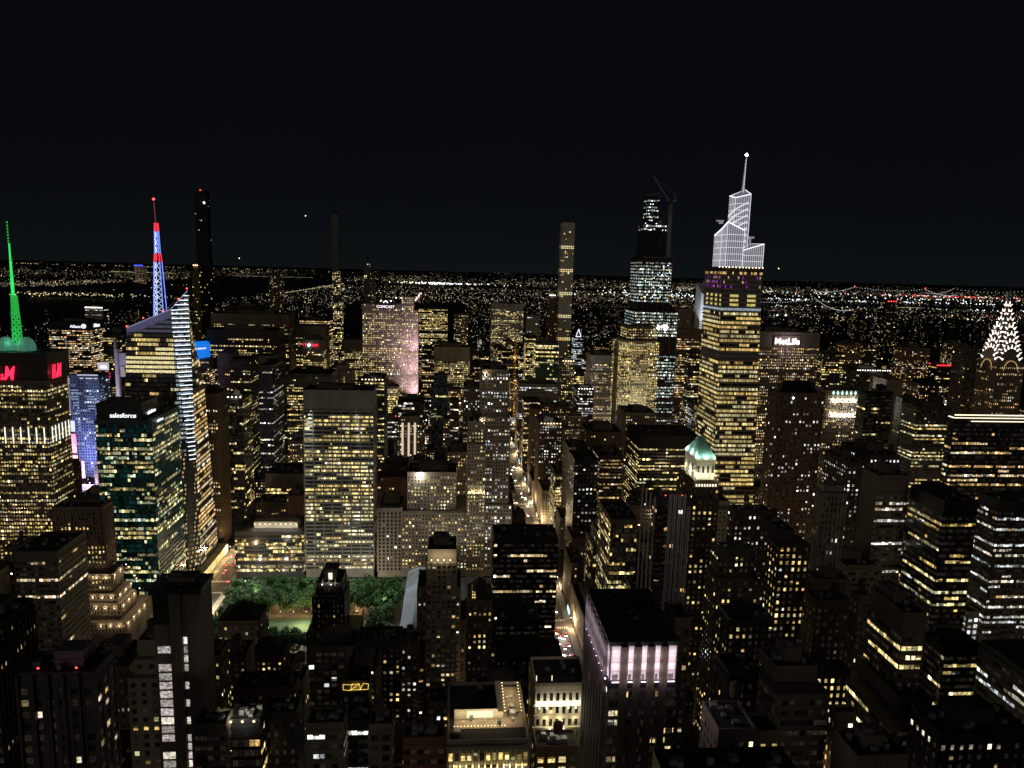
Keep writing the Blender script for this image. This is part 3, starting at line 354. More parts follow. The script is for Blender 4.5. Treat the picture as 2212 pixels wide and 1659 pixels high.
def facades(root, boxes, style, o, walls, win):
    """walls: MB for wall relief; win: list of (face, cx, cy, cz, w, h, color, lit)"""
    st = dict(ST[style]); fh = o.get('fh', st['fh']); bw0 = o.get('bayw', st['bw']); pal = PAL[o.get('pal', 'yellow')]
    near = boxes[0][2] < 1300
    pw = o.get('pw', .3)*(1.15 if boxes[0][2] > 780 else 1); pl = o.get('pl', 0.0); top = o.get('top', 2.5); corr = st['corr']; gain = o.get('gain', 1.0)
    fstate = {}
    for ti, (x0, x1, y0, y1, z0, z1) in enumerate(boxes):
        H = z1-z0; tp = top if ti == len(boxes)-1 or o.get('sep') else 1.2
        base = 5.0 if z0 == 0 else .8
        nf = int((H-tp-base)/fh)
        if nf < 1: continue
        zb = z1-tp-nf*fh
        for face, L in (('S', x1-x0), ('E', y1-y0), ('W', y1-y0)):
            if face == 'W' and o.get('blankW'): continue
            if style == 'blankw' and face != 'S': continue
            nb = max(1, int(L/bw0+.5)); bw = L/nb; ww = bw*st['ww']; wh = fh*st['wh']
            maj = st.get('major')
            for f in range(nf):
                key = round(zb+f*fh, 0)
                if key not in fstate:
                    u = R.random(); fstate[key] = (2 if u < pl else (0 if R.random() < .3*(1-pw) else 1), R.choice(pal), .55+R.random()*.75)
                stt, fc, fb = fstate[key]
                z = zb+f*fh+fh*.5; on = R.random() < pw; run = 0
                if o.get('litmax') and z > o['litmax']: stt = -1
                if style == 'pencil' and (nf-f) % 13 < 2 and f < nf-8: stt = 3
                for b in range(nb):
                    if stt == 2: lit = R.random() < .93; 
                    elif stt == 3: lit = True
                    elif stt == -1: lit = False
                    elif stt == 0: lit = R.random() < pw*.12
                    else:
                        if R.random() > corr: on = R.random() < pw
                        lit = on
                    cxy = b*bw+bw/2
                    if face == 'S': cx, cy = x0+cxy, y0-.04
                    elif face == 'E': cx, cy = x1+.04, y0+cxy
                    else: cx, cy = x0-.04, y0+cxy
                    if lit:
                        c = fc if R.random() < .62 else (R.choice(pal) if R.random() < .8 else R.choice(((.85, .93, 1), (1, .55, .2), (1, .95, .8))))
                        k = 1.22*gain*fb*math.exp(R.gauss(-.5, .75))
                        if stt == 3: k = 1.1
                        col = (c[0]*k, c[1]*k, c[2]*k)
                    else:
                        if not near: continue
                        dc = o.get('dim', (.022, .017, .012)); k = R.random()**2; col = (dc[0]*k, dc[1]*k, dc[2]*k)
                    w2, h2, zc_ = ww, wh, z
                    if lit and near and style not in ('grid', 'pencil'):
                        q_ = R.random()
                        if q_ < .30: h2 = wh*.62; zc_ = z-wh*.19
                        elif q_ < .42: h2 = wh*.4; zc_ = z+wh*.3*(1 if R.random() < .5 else -1)
                        if R.random() < .18: w2 = ww*.72
                    win.append((face, cx, cy, zc_, w2, h2, col, lit))
                    if lit and (h2 < wh or w2 < ww): win.append((face, cx+(.02 if face == 'W' else -.02 if face == 'E' else 0), cy+(.02 if face == 'S' else 0), z, ww, wh, (col[0]*.10, col[1]*.09, col[2]*.07), False))
            # relief: piers between bays and spandrels between floors
            zt = zb+nf*fh; dp, ds = st['dp'], st['ds']
            if not (near or style in ('pier', 'rock', 'pencil')): continue
            pwid = (bw-ww)
            for b in range(nb+1):
                d = dp
                wdt = pwid
                if maj:
                    if b % maj == 0: d = 1.0; wdt = 1.0
                    else: wdt = .14
                if b in (0, nb): wdt = max(wdt, .5)
                c = b*bw; a0 = max(0, c-wdt/2); a1 = min(L, c+wdt/2)
                if face == 'S': walls.box(x0+a0, x0+a1, y0-d, y0+.02, zb-.3, zt)
                elif face == 'E': walls.box(x1-.02, x1+d, y0+a0, y0+a1, zb-.3, zt)
                else: walls.box(x0-d, x0+.02, y0+a0, y0+a1, zb-.3, zt)
            if near and style not in ('slots',):
                sh = fh-wh
                for f in range(nf+1):
                    zc = zb+f*fh; a, b2 = zc-sh/2, zc+sh/2
                    if face == 'S': walls.box(x0+.05, x1-.05, y0-ds, y0+.015, a, b2)
                    elif face == 'E': walls.box(x1-.015, x1+ds, y0+.05, y1-.05, a, b2)
                    else: walls.box(x0-ds, x0+.015, y0+.05, y1-.05, a, b2)
DEFER = []
def put_windows(root, win, nmax): DEFER.append((0, root, win, nmax))
def put_windows_now(root, win, nmax):
    """the lit windows that show largest become objects, the rest one stuff mesh"""
    global n_obj
    X0 = Vector(root['_loc'])
    lit = [w for w in win if w[7]]
    def score(w):
        d2 = w[1]**2+w[2]**2+(320-w[3])**2
        return w[4]*w[5]/d2*(1 if w[0] == 'S' else abs(w[1])/math.sqrt(d2)*.8)*(0 if (w[0] == 'E' and w[1] > 0) or (w[0] == 'W' and w[1] < 0) else 1)
    lit = [w for w in lit if score(w) > 0 and seen(w[1]-(.1 if w[0] == 'W' else -.1 if w[0] == 'E' else 0), w[2]-(.1 if w[0] == 'S' else 0), w[3])] if nmax else []
    lit.sort(key=score, reverse=True); sel = lit[:nmax]; ids = set(id(w) for w in sel); rest = [w for w in win if id(w) not in ids]
    shared = {}
    for w in sel:
        k = (w[0], round(w[4], 2), round(w[5], 2))
        if k not in shared:
            a, h = w[4]/2, w[5]/2; mb = MB()
            if w[0] == 'S': mb.poly([(-a, 0, -h), (a, 0, -h), (a, 0, h), (-a, 0, h)])
            elif w[0] == 'E': mb.poly([(0, -a, -h), (0, a, -h), (0, a, h), (0, -a, h)])
            else: mb.poly([(0, a, -h), (0, -a, -h), (0, -a, h), (0, a, h)])
            me = bpy.data.meshes.new("window"); me.from_pydata(mb.v, [], mb.f); me.materials.append(WO); shared[k] = me
        ob = bpy.data.objects.new("window", shared[k]); COL.objects.link(ob); ob.parent = root
        ob.location = (w[1]-X0.x, w[2]-X0.y, w[3]-X0.z); ob.color = (*w[6], 1); n_obj += 1
    if rest:
        mb = MB(); cols = []
        for f, cx, cy, cz, ww, wh, c, l in rest:
            a, h = ww/2, wh/2
            if f == 'S': mb.poly([(cx-a, cy, cz-h), (cx+a, cy, cz-h), (cx+a, cy, cz+h), (cx-a, cy, cz+h)])
            elif f == 'E': mb.poly([(cx, cy-a, cz-h), (cx, cy+a, cz-h), (cx, cy+a, cz+h), (cx, cy-a, cz+h)])
            else: mb.poly([(cx, cy+a, cz-h), (cx, cy-a, cz-h), (cx, cy-a, cz+h), (cx, cy+a, cz+h)])
            cols.append((*c, 1))
        ob = mb.build("window", WM, root, cols)
        if len(rest) > 1: ob['kind'] = 'stuff'
def roof_stuff(root, b, o, old):
    x0, x1, y0, y1, z0, z1 = b; w, d = x1-x0, y1-y0
    p = MB(); t = .5; h = 1.1
    p.box(x0-.03, x1+.03, y0-.03, y0+t, z1, z1+h).box(x0-.03, x1+.03, y1-t, y1, z1, z1+h).box(x0-.03, x0+t, y0+t, y1-t, z1, z1+h).box(x1-t, x1+.03, y0+t, y1-t, z1, z1+h)
    q = MB(); q.box(x0+t, x1-t, y0+t, y1-t, z1-.05, z1+.06); RF = q.build('roof', ROOF, root); p.build('parapet', wallmat(o.get('wall', 'stone')), root).parent = RF
    if not o.get('nopent') and w > 9 and d > 12 and R.random() < .75:
        q = MB(); a, c = x0+w*R.uniform(.15, .35), x1-w*R.uniform(.15, .35); e_, g = y0+d*R.uniform(.3, .45), y1-d*R.uniform(.1, .2); hh = R.uniform(3, 7)
        q.box(a, c, e_, g, z1, z1+hh); q.box(a+1, (a+c)/2, e_+1, (e_+g)/2, z1+hh, z1+hh+1.5); q.build('penthouse', wallmat('stone_d' if o.get('wall') != 'black' else 'dark'), root)
    if y0 < 1000 and w > 8:
        for i in range(R.randint(4, 11)):
            a, c = R.uniform(x0+1.5, x1-3), R.uniform(y0+2, y1-3); MB().box(a, a+R.uniform(1, 2.4), c, c+R.uniform(1, 2.4), z1+.06, z1+R.uniform(1, 2.2)).build('roof_machine', METAL, root).parent = RF
    if old and y0 < 900 and R.random() < .92:
        tx, ty = R.uniform(x0+3, x1-3), R.uniform(y0+4, y1-4); hz = z1+R.uniform(3, 6); q = MB()
        for sx in (-1, 1):
            for sy in (-1, 1): q.box(tx+sx*1.2-.1, tx+sx*1.2+.1, ty+sy*1.2-.1, ty+sy*1.2+.1, z1, hz)
        q.cyl(tx, ty, hz, hz+3.6, 1.9); q.cyl(tx, ty, hz+3.6, hz+4.8, 2.0, .1); q.build('water_tank', surf('old_wood', (.07, .05, .035)), root).parent = RF
def building(nm, cat, label, style, boxes, o, nwin=None):
    bx = boxes[0]; root = thing(nm, label, cat, ((bx[0]+bx[1])/2, (bx[2]+bx[3])/2, bx[4]))
    wm = wallmat(o.get('wall', 'stone')); w = MB(); rel = MB(); win = []
    for b in boxes: w.box(*b)
    w.build('wall', wm, root)
    if ST.get(style):
        for bs in ([[b] for b in boxes] if o.get('sep') or boxes[0][2] == 720 else [boxes]):
            facades(root, bs, style, o, rel, win)
            if bs is not boxes: rel.build('facade_pier', wm, root); rel = MB()
        if o.get('groups'):   # windows come in pairs split by a mullion
            win = [(f, cx, cy, cz, ww, wh, c, l) for f, cx, cy, cz, ww, wh, c, l in win]
        rel.build('facade_pier', wm, root)
        y = bx[2]
        nw = nwin if nwin is not None else (WIN_OBJ_MAX if y < 900 else (40 if y < 1350 else 0))
        put_windows(root, win, nw)
    old = style in ('punch', 'deco', 'bays', 'pilas') and o.get('wall') != 'black'
    for i, b in enumerate(boxes):
        if i == len(boxes)-1 or o.get('sep') : roof_stuff(root, b, o, old)
    b = boxes[-1]; x0, x1, y0, y1, z0, z1 = b
    if o.get('beacon'):
        for i in range(o['beacon']):
            q = MB(); q.octa((x0+(x1-x0)*(i+.5)/o['beacon'], y0+1, z1+1.8), max(.35, y0*.001)); q.build('beacon_lamp', RED, root)
    if o.get('crownlit'):
        q = MB(); n = max(3, int((x1-x0)/4))
        for i in range(n): q.octa((x0+(x1-x0)*(i+.5)/n, y0-.6, z1+.4), .35+y0*.0005)
        q.build('roof_lamp', WHITE if i % 2 else WARM, root)
        spot(((x0+x1)/2, y0-6, z1+4), ((x0+x1)/2, y0+5, z1+2), 2500, (1, .9, .7), 120, 1, root)
    return root, win
HOOK = {}
roots = {}
for row in BUILDINGS:
    nm, cat, label, style, boxes, o = row
    r, wn = building(nm, cat, label, style, boxes, dict(o)); roots[label] = r
def find(s):
    for k in roots:
        if s in k:
            for row in BUILDINGS:
                if row[2] == k: return roots[k], row
def text_mesh(name, txt, loc, width, face, mat, parent=None, shear=0, ext=.25, off=0.0, height=None):
    c = bpy.data.curves.new(name, 'FONT'); c.body = txt; c.shear = shear; c.extrude = .05; c.offset = off; c.size = 1
    o = bpy.data.objects.new(name, c); COL.objects.link(o); bpy.context.view_layer.update()
    me = bpy.data.meshes.new_from_object(o.evaluated_get(bpy.context.evaluated_depsgraph_get())); bpy.data.objects.remove(o); bpy.data.curves.remove(c)
    V = np.zeros(len(me.vertices)*3); me.vertices.foreach_get('co', V); V = V.reshape(-1, 3)
    s = width/(V[:, 0].max()-V[:, 0].min()); sy = s if height is None else height/(V[:, 1].max()-V[:, 1].min())
    X = (V[:, 0]-V[:, 0].min())*s; Z = (V[:, 1]-V[:, 1].min())*sy; Yd = V[:, 2]*ext/.05
    if face == 'S': N = np.stack([X, Yd, Z], 1)
    elif face == 'E': N = np.stack([Yd, X, Z], 1)
    else: N = np.stack([Yd, -X, Z], 1)
    me.vertices.foreach_set('co', N.ravel()); me.name = name; me.materials.clear(); me.materials.append(mat); me.update()
    ob = bpy.data.objects.new(name, me); COL.objects.link(ob)
    if parent is not None: ob.parent = parent; ob.location = Vector(loc)-Vector(parent['_loc'])
    else: ob.location = loc
    return ob
def sign(label, txt, loc, width, face, mat, board=None, **k):
    t = thing('sign', label, 'sign', loc)
    text_mesh('lettering', txt, loc, width, face, mat, t, **k)
    if board:
        q = MB(); x, y, z = loc; h = board[0]; bmat = board[1]
        if face == 'S': q.box(x-1.2, x+width+1.2, y+.35, y+.7, z-h*.25, z+h*1.0)
        else: q.box(x-.7, x-.35, y-1.2, y+width+1.2, z-h*.25, z+h*1.0)
        q.build('sign_board', bmat, t)
    return t
exec_order = None
# ------------------------------------------------------------ ground, streets, water, hills
asphalt = surf('asphalt', (.05, .048, .046), rough=.75, noise=.3, scale=.3, streak=False)
g = MB(); g.poly([(-40000, -2000, 0), (40000, -2000, 0), (40000, 42000, 0), (-40000, 42000, 0)]); tag(g.build('ground', surf('city_ground', (.02, .02, .02), streak=False)), None, None, None, 'structure')
AV = [(-1110, 30), (-830, 30), (-524, 30), (-230, 30), (97, 30), (260, 24), (418, 42), (570, 24), (725, 30), (945, 30), (1180, 30)]
def SY(n): return (n-33.5)*84-8
rd = MB(); sw = MB(); mk = MB()
for cx, w in AV:
    rd.poly([(cx-w/2, 0, .004), (cx+w/2, 0, .004), (cx+w/2, 6500, .004), (cx-w/2, 6500, .004)])
for n in range(34, 60):
    y = SY(n); w = 30 if n in (34, 42, 57) else 18
    rd.poly([(-1300, y-w/2, .008), (1300, y-w/2, .008), (1300, y+w/2, .008), (-1300, y+w/2, .008)])
tag(rd.build('road', asphalt), None, None, None, 'structure')
for i in (3, 4):
    cx, w = AV[i]
    for n in range(34, 52):
        y0, y1 = SY(n)+(15 if n in (34, 42, 57) else 9), SY(n+1)-(15 if n+1 in (34, 42, 57) else 9)
        for s in (-1, 1):
            a = cx+s*(w/2); b2 = cx+s*(w/2-5.5); sw.box(min(a, b2), max(a, b2), y0, y1, 0, .15)
        for k in range(3):
            for q in range(int((y1-y0)/9)): mk.box(cx-4.5+k*4.5-.1, cx-4.5+k*4.5+.1, y0+q*9, y0+q*9+3, .009, .014)
        for k in range(10):
            xx = cx-8.6+k*1.9
            for yy in (y0-3.6, y1+.6): mk.box(xx, xx+.95, yy, yy+3.2, .0125, .0165)
tag(sw.build('pavement', surf('pavement', (.26, .24, .21), streak=False)), None, None, None, 'structure')
tag(mk.build('road_marking', surf('road_paint', (.7, .68, .62), streak=False)), None, None, None, 'structure')
wt = surf('river_water', (.006, .008, .01), rough=.5, noise=.2, spec=.4)
q = MB(); q.poly([(-3150, 0, .02), (-1750, 0, .02), (-1750, 12000, .02), (-3150, 12000, .02)]); tag(q.build('river', wt), None, None, None, 'structure')
q = MB(); q.poly([(1500, 0, .02), (2050, 0, .02), (2050, 4700, .02), (3600, 7400, .02), (9000, 7600, .02), (9000, 8600, .02), (3000, 8400, .02), (1500, 5200, .02)]); tag(q.build('bay_water', wt), None, None, None, 'structure')
q = MB(); pts = []
HX = list(range(-26000, 26001, 800)); 
def hh(x, base): return base*(.75+.25*math.sin(x*.0007+1)+.16*math.sin(x*.0023)+.08*math.sin(x*.006))
for yb, base in ((15500, 105), (20000, 150)):
    for i in range(len(HX)-1):
        a, c = HX[i], HX[i+1]; q.prism([(a, yb-2500, -2), (c, yb-2500, -2), (c, yb+1500, -2), (a, yb+1500, -2)], [(a, yb, hh(a, base)), (c, yb, hh(c, base)), (c, yb+600, hh(c, base)), (a, yb+600, hh(a, base))])
for i in range(-10, 26):
    y = i*600; c = hh(y, 70); q.prism([(-3700, y, -1), (-3200, y, -1), (-3200, y+600, -1), (-3700, y+600, -1)], [(-3650, y, c), (-3400, y, c), (-3400, y+600, hh(y+600, 70)), (-3650, y+600, hh(y+600, 70))])
tag(q.build('hills', surf('dark_hills', (.01, .012, .01), noise=.4, scale=.002, streak=False)), None, None, None, 'structure')
# ------------------------------------------------------------ facet helper for towers that are not boxes
def put_quads(root, quads, nmax, name='window'): DEFER.append((1, root, quads, nmax))
def put_quads_now(root, quads, nmax, name='window'):
    lit = [q for q in quads if q[2]]
    def sc(q):
        p = q[0]; c = sum((Vector(a) for a in p), Vector())/4; n = (Vector(p[1])-Vector(p[0])).cross(Vector(p[3])-Vector(p[0])); v = c-Vector((0, 0, 320))
        return abs(n.dot(v))/v.length**3
    lit = [q for q in lit if seen(*(sum((Vector(a) for a in q[0]), Vector())/4))] if nmax else []
    lit.sort(key=sc, reverse=True); sel = lit[:nmax]; ids = set(id(q) for q in sel)
    for q in sel:
        o = MB().poly(q[0]).build(name, WO, root); o.color = (*q[1], 1)
    rest = [q for q in quads if id(q) not in ids]
    if rest:
        mb = MB()
        for q in rest: mb.poly(q[0])
        o = mb.build(name, WM, root, [(*q[1], 1) for q in rest])
        if len(rest) > 1: o['kind'] = 'stuff'
def facet(A0, B0, A1, B1, fh, bw, ww, wh, fn, out, rel=None, ds=.3, z0pad=1.0, z1pad=1.0, off=.08):
    """rows of panes on the quad A0 B0 (bottom) to A1 B1 (top), 3-D points; fn(z, f, b, nb) gives (color, lit) or None"""
    A0, B0, A1, B1 = map(Vector, (A0, B0, A1, B1)); n = (B0-A0).cross(A1-A0).normalized()
    H = max(A1.z, B1.z)-min(A0.z, B0.z); L = (B0-A0).length; nb = max(1, int(L/bw+.5)); zb = min(A0.z, B0.z)
    nf = int((H-z0pad)/fh)
    for f in range(nf):
        z = zb+z0pad+f*fh
        def at(u, zz):
            a = A0.lerp(B0, u); b = A1.lerp(B1, u)
            if b.z-a.z < .1: return None
            t = (zz-a.z)/(b.z-a.z)
            return a.lerp(b, t) if -.0001 <= t <= 1-z1pad/max(1, (b.z-a.z)) else None
        for b in range(nb):
            r = fn(z, f, b, nb)
            if r is None: continue
            u0, u1 = (b+(1-ww)/2)/nb, (b+1-(1-ww)/2)/nb
            pts = [at(u0, z+fh*(1-wh)/2), at(u1, z+fh*(1-wh)/2), at(u1, z+fh*(1+wh)/2), at(u0, z+fh*(1+wh)/2)]
            if any(p is None for p in pts): continue
            out.append(([tuple(p+n*off) for p in pts], r[0], r[1]))
        if rel is not None:
            p, q = at(0, z), at(1, z)
            if p is None or q is None: continue
            dz = Vector((0, 0, fh*(1-wh)*.4)); d = n*ds; i = n*(-.05)
            rel.prism([tuple(p-dz+i), tuple(q-dz+i), tuple(q-dz+d), tuple(p-dz+d)], [tuple(p+dz+i), tuple(q+dz+i), tuple(q+dz+d), tuple(p+dz+d)])
def rowfn(pw, pl, pal, corr=.75, gain=1.0, sp=None):
    stt = {}; P = PAL[pal]; on = [False]
    def fn(z, f, b, nb):
        k = int(z)
        if k not in stt: u = R.random(); stt[k] = (u < pl, R.choice(P), .5+R.random()*.8)
        full, c, g0 = stt[k]
        if sp:
            r = sp(z, b, nb)
            if r is not None: return r
        if R.random() > corr: on[0] = R.random() < pw
        lit = (R.random() < .94) if full else on[0]
        if not lit: k2 = R.random()**4*.02; return ((k2, k2*.8, k2*.6), False)
        if R.random() < .2: c = R.choice(P)
        g = gain*g0*math.exp(R.gauss(-.2, .45)); return ((c[0]*g, c[1]*g, c[2]*g), True)
    return fn
def poly_tower(root, poly, z0, z1, wall, st, fn, vis=None, top=3, quads=None):
    w = MB(); w.prism([(x, y, z0) for x, y in poly], [(x, y, z1) for x, y in poly]); w.build('wall', wallmat(wall), root)
    rel = MB(); n = len(poly)
    for i in range(n):
        a, b = poly[i], poly[(i+1) % n]
        if (Vector(b)-Vector(a)).length < 3 or (b[0]-a[0] < -4 and a[1] > poly[0][1]+5 and abs(b[1]-a[1]) < 3): continue
        facet((*a, z0), (*b, z0), (*a, z1), (*b, z1), st[0], st[1], st[2], st[3], fn, quads, rel, z1pad=top)
        L = (Vector(b)-Vector(a)).length; k = max(1, int(L/st[1]+.5)); d = (Vector(b)-Vector(a))/k; nn = Vector((d.y, -d.x)).normalized()
        for j in range(k+1):
            c = Vector(a)+d*j; pw = .35; t = d.normalized()*pw; o = nn*.45
            P4 = [c-t-nn*.05, c+t-nn*.05, c+t+o, c-t+o]
            rel.prism([(p.x, p.y, z0+2) for p in P4], [(p.x, p.y, z1-top) for p in P4])
    rel.build('facade_pier', wallmat(wall), root)
# ------------------------------------------------------------ crystal tower with the white lit edge and tricolour spire
t = thing('skyscraper', 'crystal glass tower with one facet striped in white light, below the red and blue spire', 'skyscraper', (-292, 759, 0))
bot = [(-330, 728, 0), (-264, 728, 0), (-254, 736, 0), (-254, 792, 0), (-330, 792, 0)]
tp = [(-316, 739.16, 252), (-274, 740, 271), (-261, 750, 289), (-260.5, 786, 268), (-316.7, 786, 240)]
mid = []
for i_, (p_, q_) in enumerate(zip(bot, tp)): k_ = 190/q_[2]; mid.append((p_[0]+(q_[0]-p_[0])*k_, p_[1]+(q_[1]-p_[1])*k_, 190))
mid[3] = (mid[2][0]-3, 788, 190); tp[3] = (-276, 786, 268)
w = MB(); w.prism(bot, mid); w.build('wall', wallmat('glass'), t); w = MB(); w.prism(mid, tp); w.build('wall', wallmat('glass'), t)
def sp_b(z, b, nb):
    if 205 < z < 232: return ((1.0, .86, .42), True) if (b < nb-3 or z > 222) and z < 222 or b > nb-12 else None
    if 158 < z < 163: return ((1.0, .75, .32), True)
    if z > 244: return ((.05, .05, .09), False)
    return None
qd = []; rel = MB()
facet(bot[0], bot[1], tp[0], tp[1], 4.4, 2.3, .86, .62, rowfn(.3, .04, 'yellow', .8, .85, sp_b), qd, rel, ds=.12)
facet(bot[2], bot[3], mid[2], mid[3], 4.4, 2.3, .86, .6, rowfn(.55, .25, 'amber', .75), qd, rel, ds=.12)
facet(bot[4], bot[0], tp[4], tp[0], 4.4, 2.3, .86, .6, rowfn(.3, .1, 'yellow'), qd, None)
facet(mid[2], mid[3], tp[2], tp[3], 4.4, 2.3, .86, .6, rowfn(.4, .1, 'amber', .75, .8), qd, None, off=.9)
put_quads(t, qd, 100)
f2 = []; facet((-264, 728, 0), (-254, 736, 0), tp[1], tp[2], 4.4, 1.6, .8, .55, rowfn(.95, .8, 'cool', .9, .5, lambda z, b, nb: None if z > 125 else (((.5, .36, .16), True) if (int(z*7)+b*3) % 5 < 2 else ((.02, .017, .012), False))), f2, rel, ds=.12); put_quads(t, f2, 0)
rel.build('floor_band', wallmat('dark'), t)
LED = glow('white_led', (.84, .92, 1), 1.7)
for k in range(38):
    z = 284-k*4.4; a0, a1 = Vector(bot[1]), Vector(tp[1]); b0, b1 = Vector(bot[2]), Vector(tp[2])
    za = min(z, 270); p = a0.lerp(a1, za/271); q = b0.lerp(b1, z/289)
    if z > 271: u = (z-271)/18; p = a1.lerp(b1, u); p.z = z
    else: p = p.lerp(q, max(0, min(.75, (250-z)/230)))
    n = Vector((.6, -.8, 0)); q2 = q+n*.5; p2 = p+n*.5
    if (q2-p2).length > .5: MB().bar(p2, q2, .7).build('led_strip', LED, t)
CV = glow('crown_violet', (.30, .28, .62), .22); a_, b_, c_ = Vector(tp[0]), Vector(tp[1]), Vector(tp[2]); n_ = Vector((0, -.35, 0)); dn = Vector((0, 0, -9))
MB().poly([tuple(a_+dn+n_), tuple(b_+dn+n_), tuple(b_+n_), tuple(a_+n_)]).build('crown_screen', CV, t)
q = MB(); q.bar(a_+n_, b_+n_, .5); q.bar(b_+n_, c_+n_, .5); q.build('crown_rim', glow('rim_violet', (.55, .55, .9), .6), t)
q = MB()
for i in range(20): p_ = a_.lerp(b_, i/19)+n_*1.3; q.bar(p_+dn, p_, .25)
q.build('crown_mullion', METAL, t)
for i in range(5): MB().octa([(-316, 739, 253.6), (-300, 739, 262), (-281, 740, 269.6), (-261.5, 749.5, 291), (-268, 744, 281)][i], .9).build('beacon_lamp', RED, t)
t = thing('spire', 'lattice spire glowing blue with red bands, standing on the crystal glass tower', 'spire', (-295.6, 770, 262))
BLU = glow('spire_blue', (.16, .27, 1), 1.2); WB = glow('spire_white', (.72, .80, 1), 1.3); RD2 = glow('spire_red', (1, .03, .06), 1.3)
secs = [(255, 5.0, 300, 3.4, BLU), (300, 3.4, 316, 2.8, BLU), (316, 2.8, 324, 2.2, RD2), (324, 2.0, 346, 1.5, BLU), (346, 1.5, 354, 1.3, RD2)]
for z0, w0, z1, w1, mt in secs:
    q = MB(); n = max(1, int((z1-z0)/5.6))
    def cs(z): k = (z-z0)/(z1-z0); w = w0+(w1-w0)*k; return [(-295.6-w, 770-w, z), (-295.6+w, 770-w, z), (-295.6+w, 770+w, z), (-295.6-w, 770+w, z)]
    q2 = MB()
    for i in range(4): q.bar(cs(z0)[i], cs(z1)[i], .7)
    for j in range(n):
        a, b = cs(z0+(z1-z0)*j/n), cs(z0+(z1-z0)*(j+1)/n)
        for i in (0, 3): q2.bar(a[i], b[(i+1) % 4], .3); q2.bar(a[(i+1) % 4], b[i], .3)
    q2.build('lattice_brace', WB if mt is BLU else RD2, t)
    q.build('lattice_section', mt, t)
for z in (338, 330, 296, 282, 262): MB().octa((-296.5, 768, z), .9).build('node_lamp', WB, t)
MB().bar((-295.8, 770, 354), (-296.9, 770, 376), .9, w2=.6).build('mast_tip', surf('mast_pink', (.4, .1, .1)), t); MB().octa((-297, 770, 377), 1.5).build('beacon_lamp', RED, t)
MB().bar((-295.8, 769.4, 354), (-296.7, 769.4, 374), .35).build('led_strip', glow('mast_dim', (.6, .1, .12), .5), t)
# ------------------------------------------------------------ green broadcast mast with lit dome at the left edge
t = thing('antenna_mast', 'green glowing broadcast mast rising from a cyan lit dome at the left edge', 'antenna', (-429.5, 757, 223))
G1 = glow('mast_green', (.03, .75, .1), .55); G2 = glow('mast_green_bright', (.03, .9, .15), 1.0); G3 = glow('dome_cyan', (.25, .85, .6), .16)  # mast itself emits green, in place of the floodlight falling on it
q = MB(); 
for z0, z1, w0, w1, mt in ((223, 262, 6.5, 4.6, 0), (262, 279, 4.4, 3.4, 0)):
    n = 7
    def cs(z): k = (z-z0)/(z1-z0); w = w0+(w1-w0)*k; return [(-429.5-w/2-(z-226)*.01, 760-w/2, z), (-429.5+w/2, 760-w/2, z), (-429.5+w/2, 760+w/2, z), (-429.5-w/2, 760+w/2, z)]
    for i in range(4): q.bar(cs(z0)[i], cs(z1)[i], .55)
    for j in range(n):
        a, b = cs(z0+(z1-z0)*j/n), cs(z0+(z1-z0)*(j+1)/n)
        for i in range(4): q.bar(a[i], b[(i+1) % 4], .5); q.bar(a[(i+1) % 4], b[i], .5)
q.build('lattice_section', G1, t)
for z0, z1, r_ in ((279, 298, 1.5), (299, 314, 1.1), (315, 330, .8)): MB().cyl(-430.5, 760, z0, z1, r_, r_*.85, 10).build('antenna_tube', G2, t)
for i in range(7): MB().cyl(-431, 760, 331+i*3, 332.8+i*3, .75, .5, 8).build('antenna_ring', G1, t)
for z, r_ in ((262, 3.6), (279.2, 2.8), (298.2, 2.4), (314.2, 1.5), (246, 4.2)): MB().cyl(-430.2, 760, z, z+.8, r_, r_, 12).build('platform', G1, t)
for s in (-1, 1):
    q = MB(); cx = -429.5+s*9.5
    prof = [(8.5, 0), (8.2, 5), (6.5, 9.5), (3, 13)]
    for (r0, a), (r1, b) in zip(prof, prof[1:]): q.cyl(cx, 757, 226+a, 226+b, r0, r1, 10)
    q.build('lit_dome', G3, t)
q = MB()
for s in (-1, 1):
    for k in range(7): a = math.pi*2*k/7; q.bar((-429.5+s*9.5+8.6*math.cos(a), 757+8.6*math.sin(a), 226), (-429.5+s*9.5+3*math.cos(a), 757+3*math.sin(a), 239.5), .4)
q.build('dome_frame', DARKM, t)
lamp((-429, 748, 238), 1800, (.1, 1, .4), t, 2)
MB().box(-452, -408, 744, 768, 199, 224).build('mast_base', wallmat('black'), t)
# ------------------------------------------------------------ stepped glass tower with white lattice crown and needle
t = thing('skyscraper', 'tallest tapering glass tower with white lattice crown and needle spire', 'skyscraper', (300, 764, 0))
b0 = [(278, 728), (322, 728), (322, 800), (278, 800)]; b1 = [(272.5, 740), (315, 740), (315, 790), (272.5, 790)]
w = MB(); w.prism([(*p, 0) for p in b0], [(*p, 327) for p in b1]); w.build('wall', wallmat('brown_d'), t)
def sp_o(z, b, nb):
    if z > 316: return ((.9, .55, .2), True) if R.random() < .45 else ((.01, .01, .01), False)
    if 302 < z <= 316: return ((.33, .02, .5), True) if R.random() < .17 else (((.6, .4, .2), True) if R.random() < .12 else ((.012, .01, .01), False))
    if 285 < z <= 302: return ((.75, .62, .2), True) if (b//6) % 2 == 1 and z < 300 else ((.01, .01, .01), False)
    if 277 < z <= 283: return ((.35, .42, .5), True)
    if 262 < z <= 277: return None
    if 228 < z < 236: return ((.01, .01, .01), False)
    return None
qd = []; rel = MB()
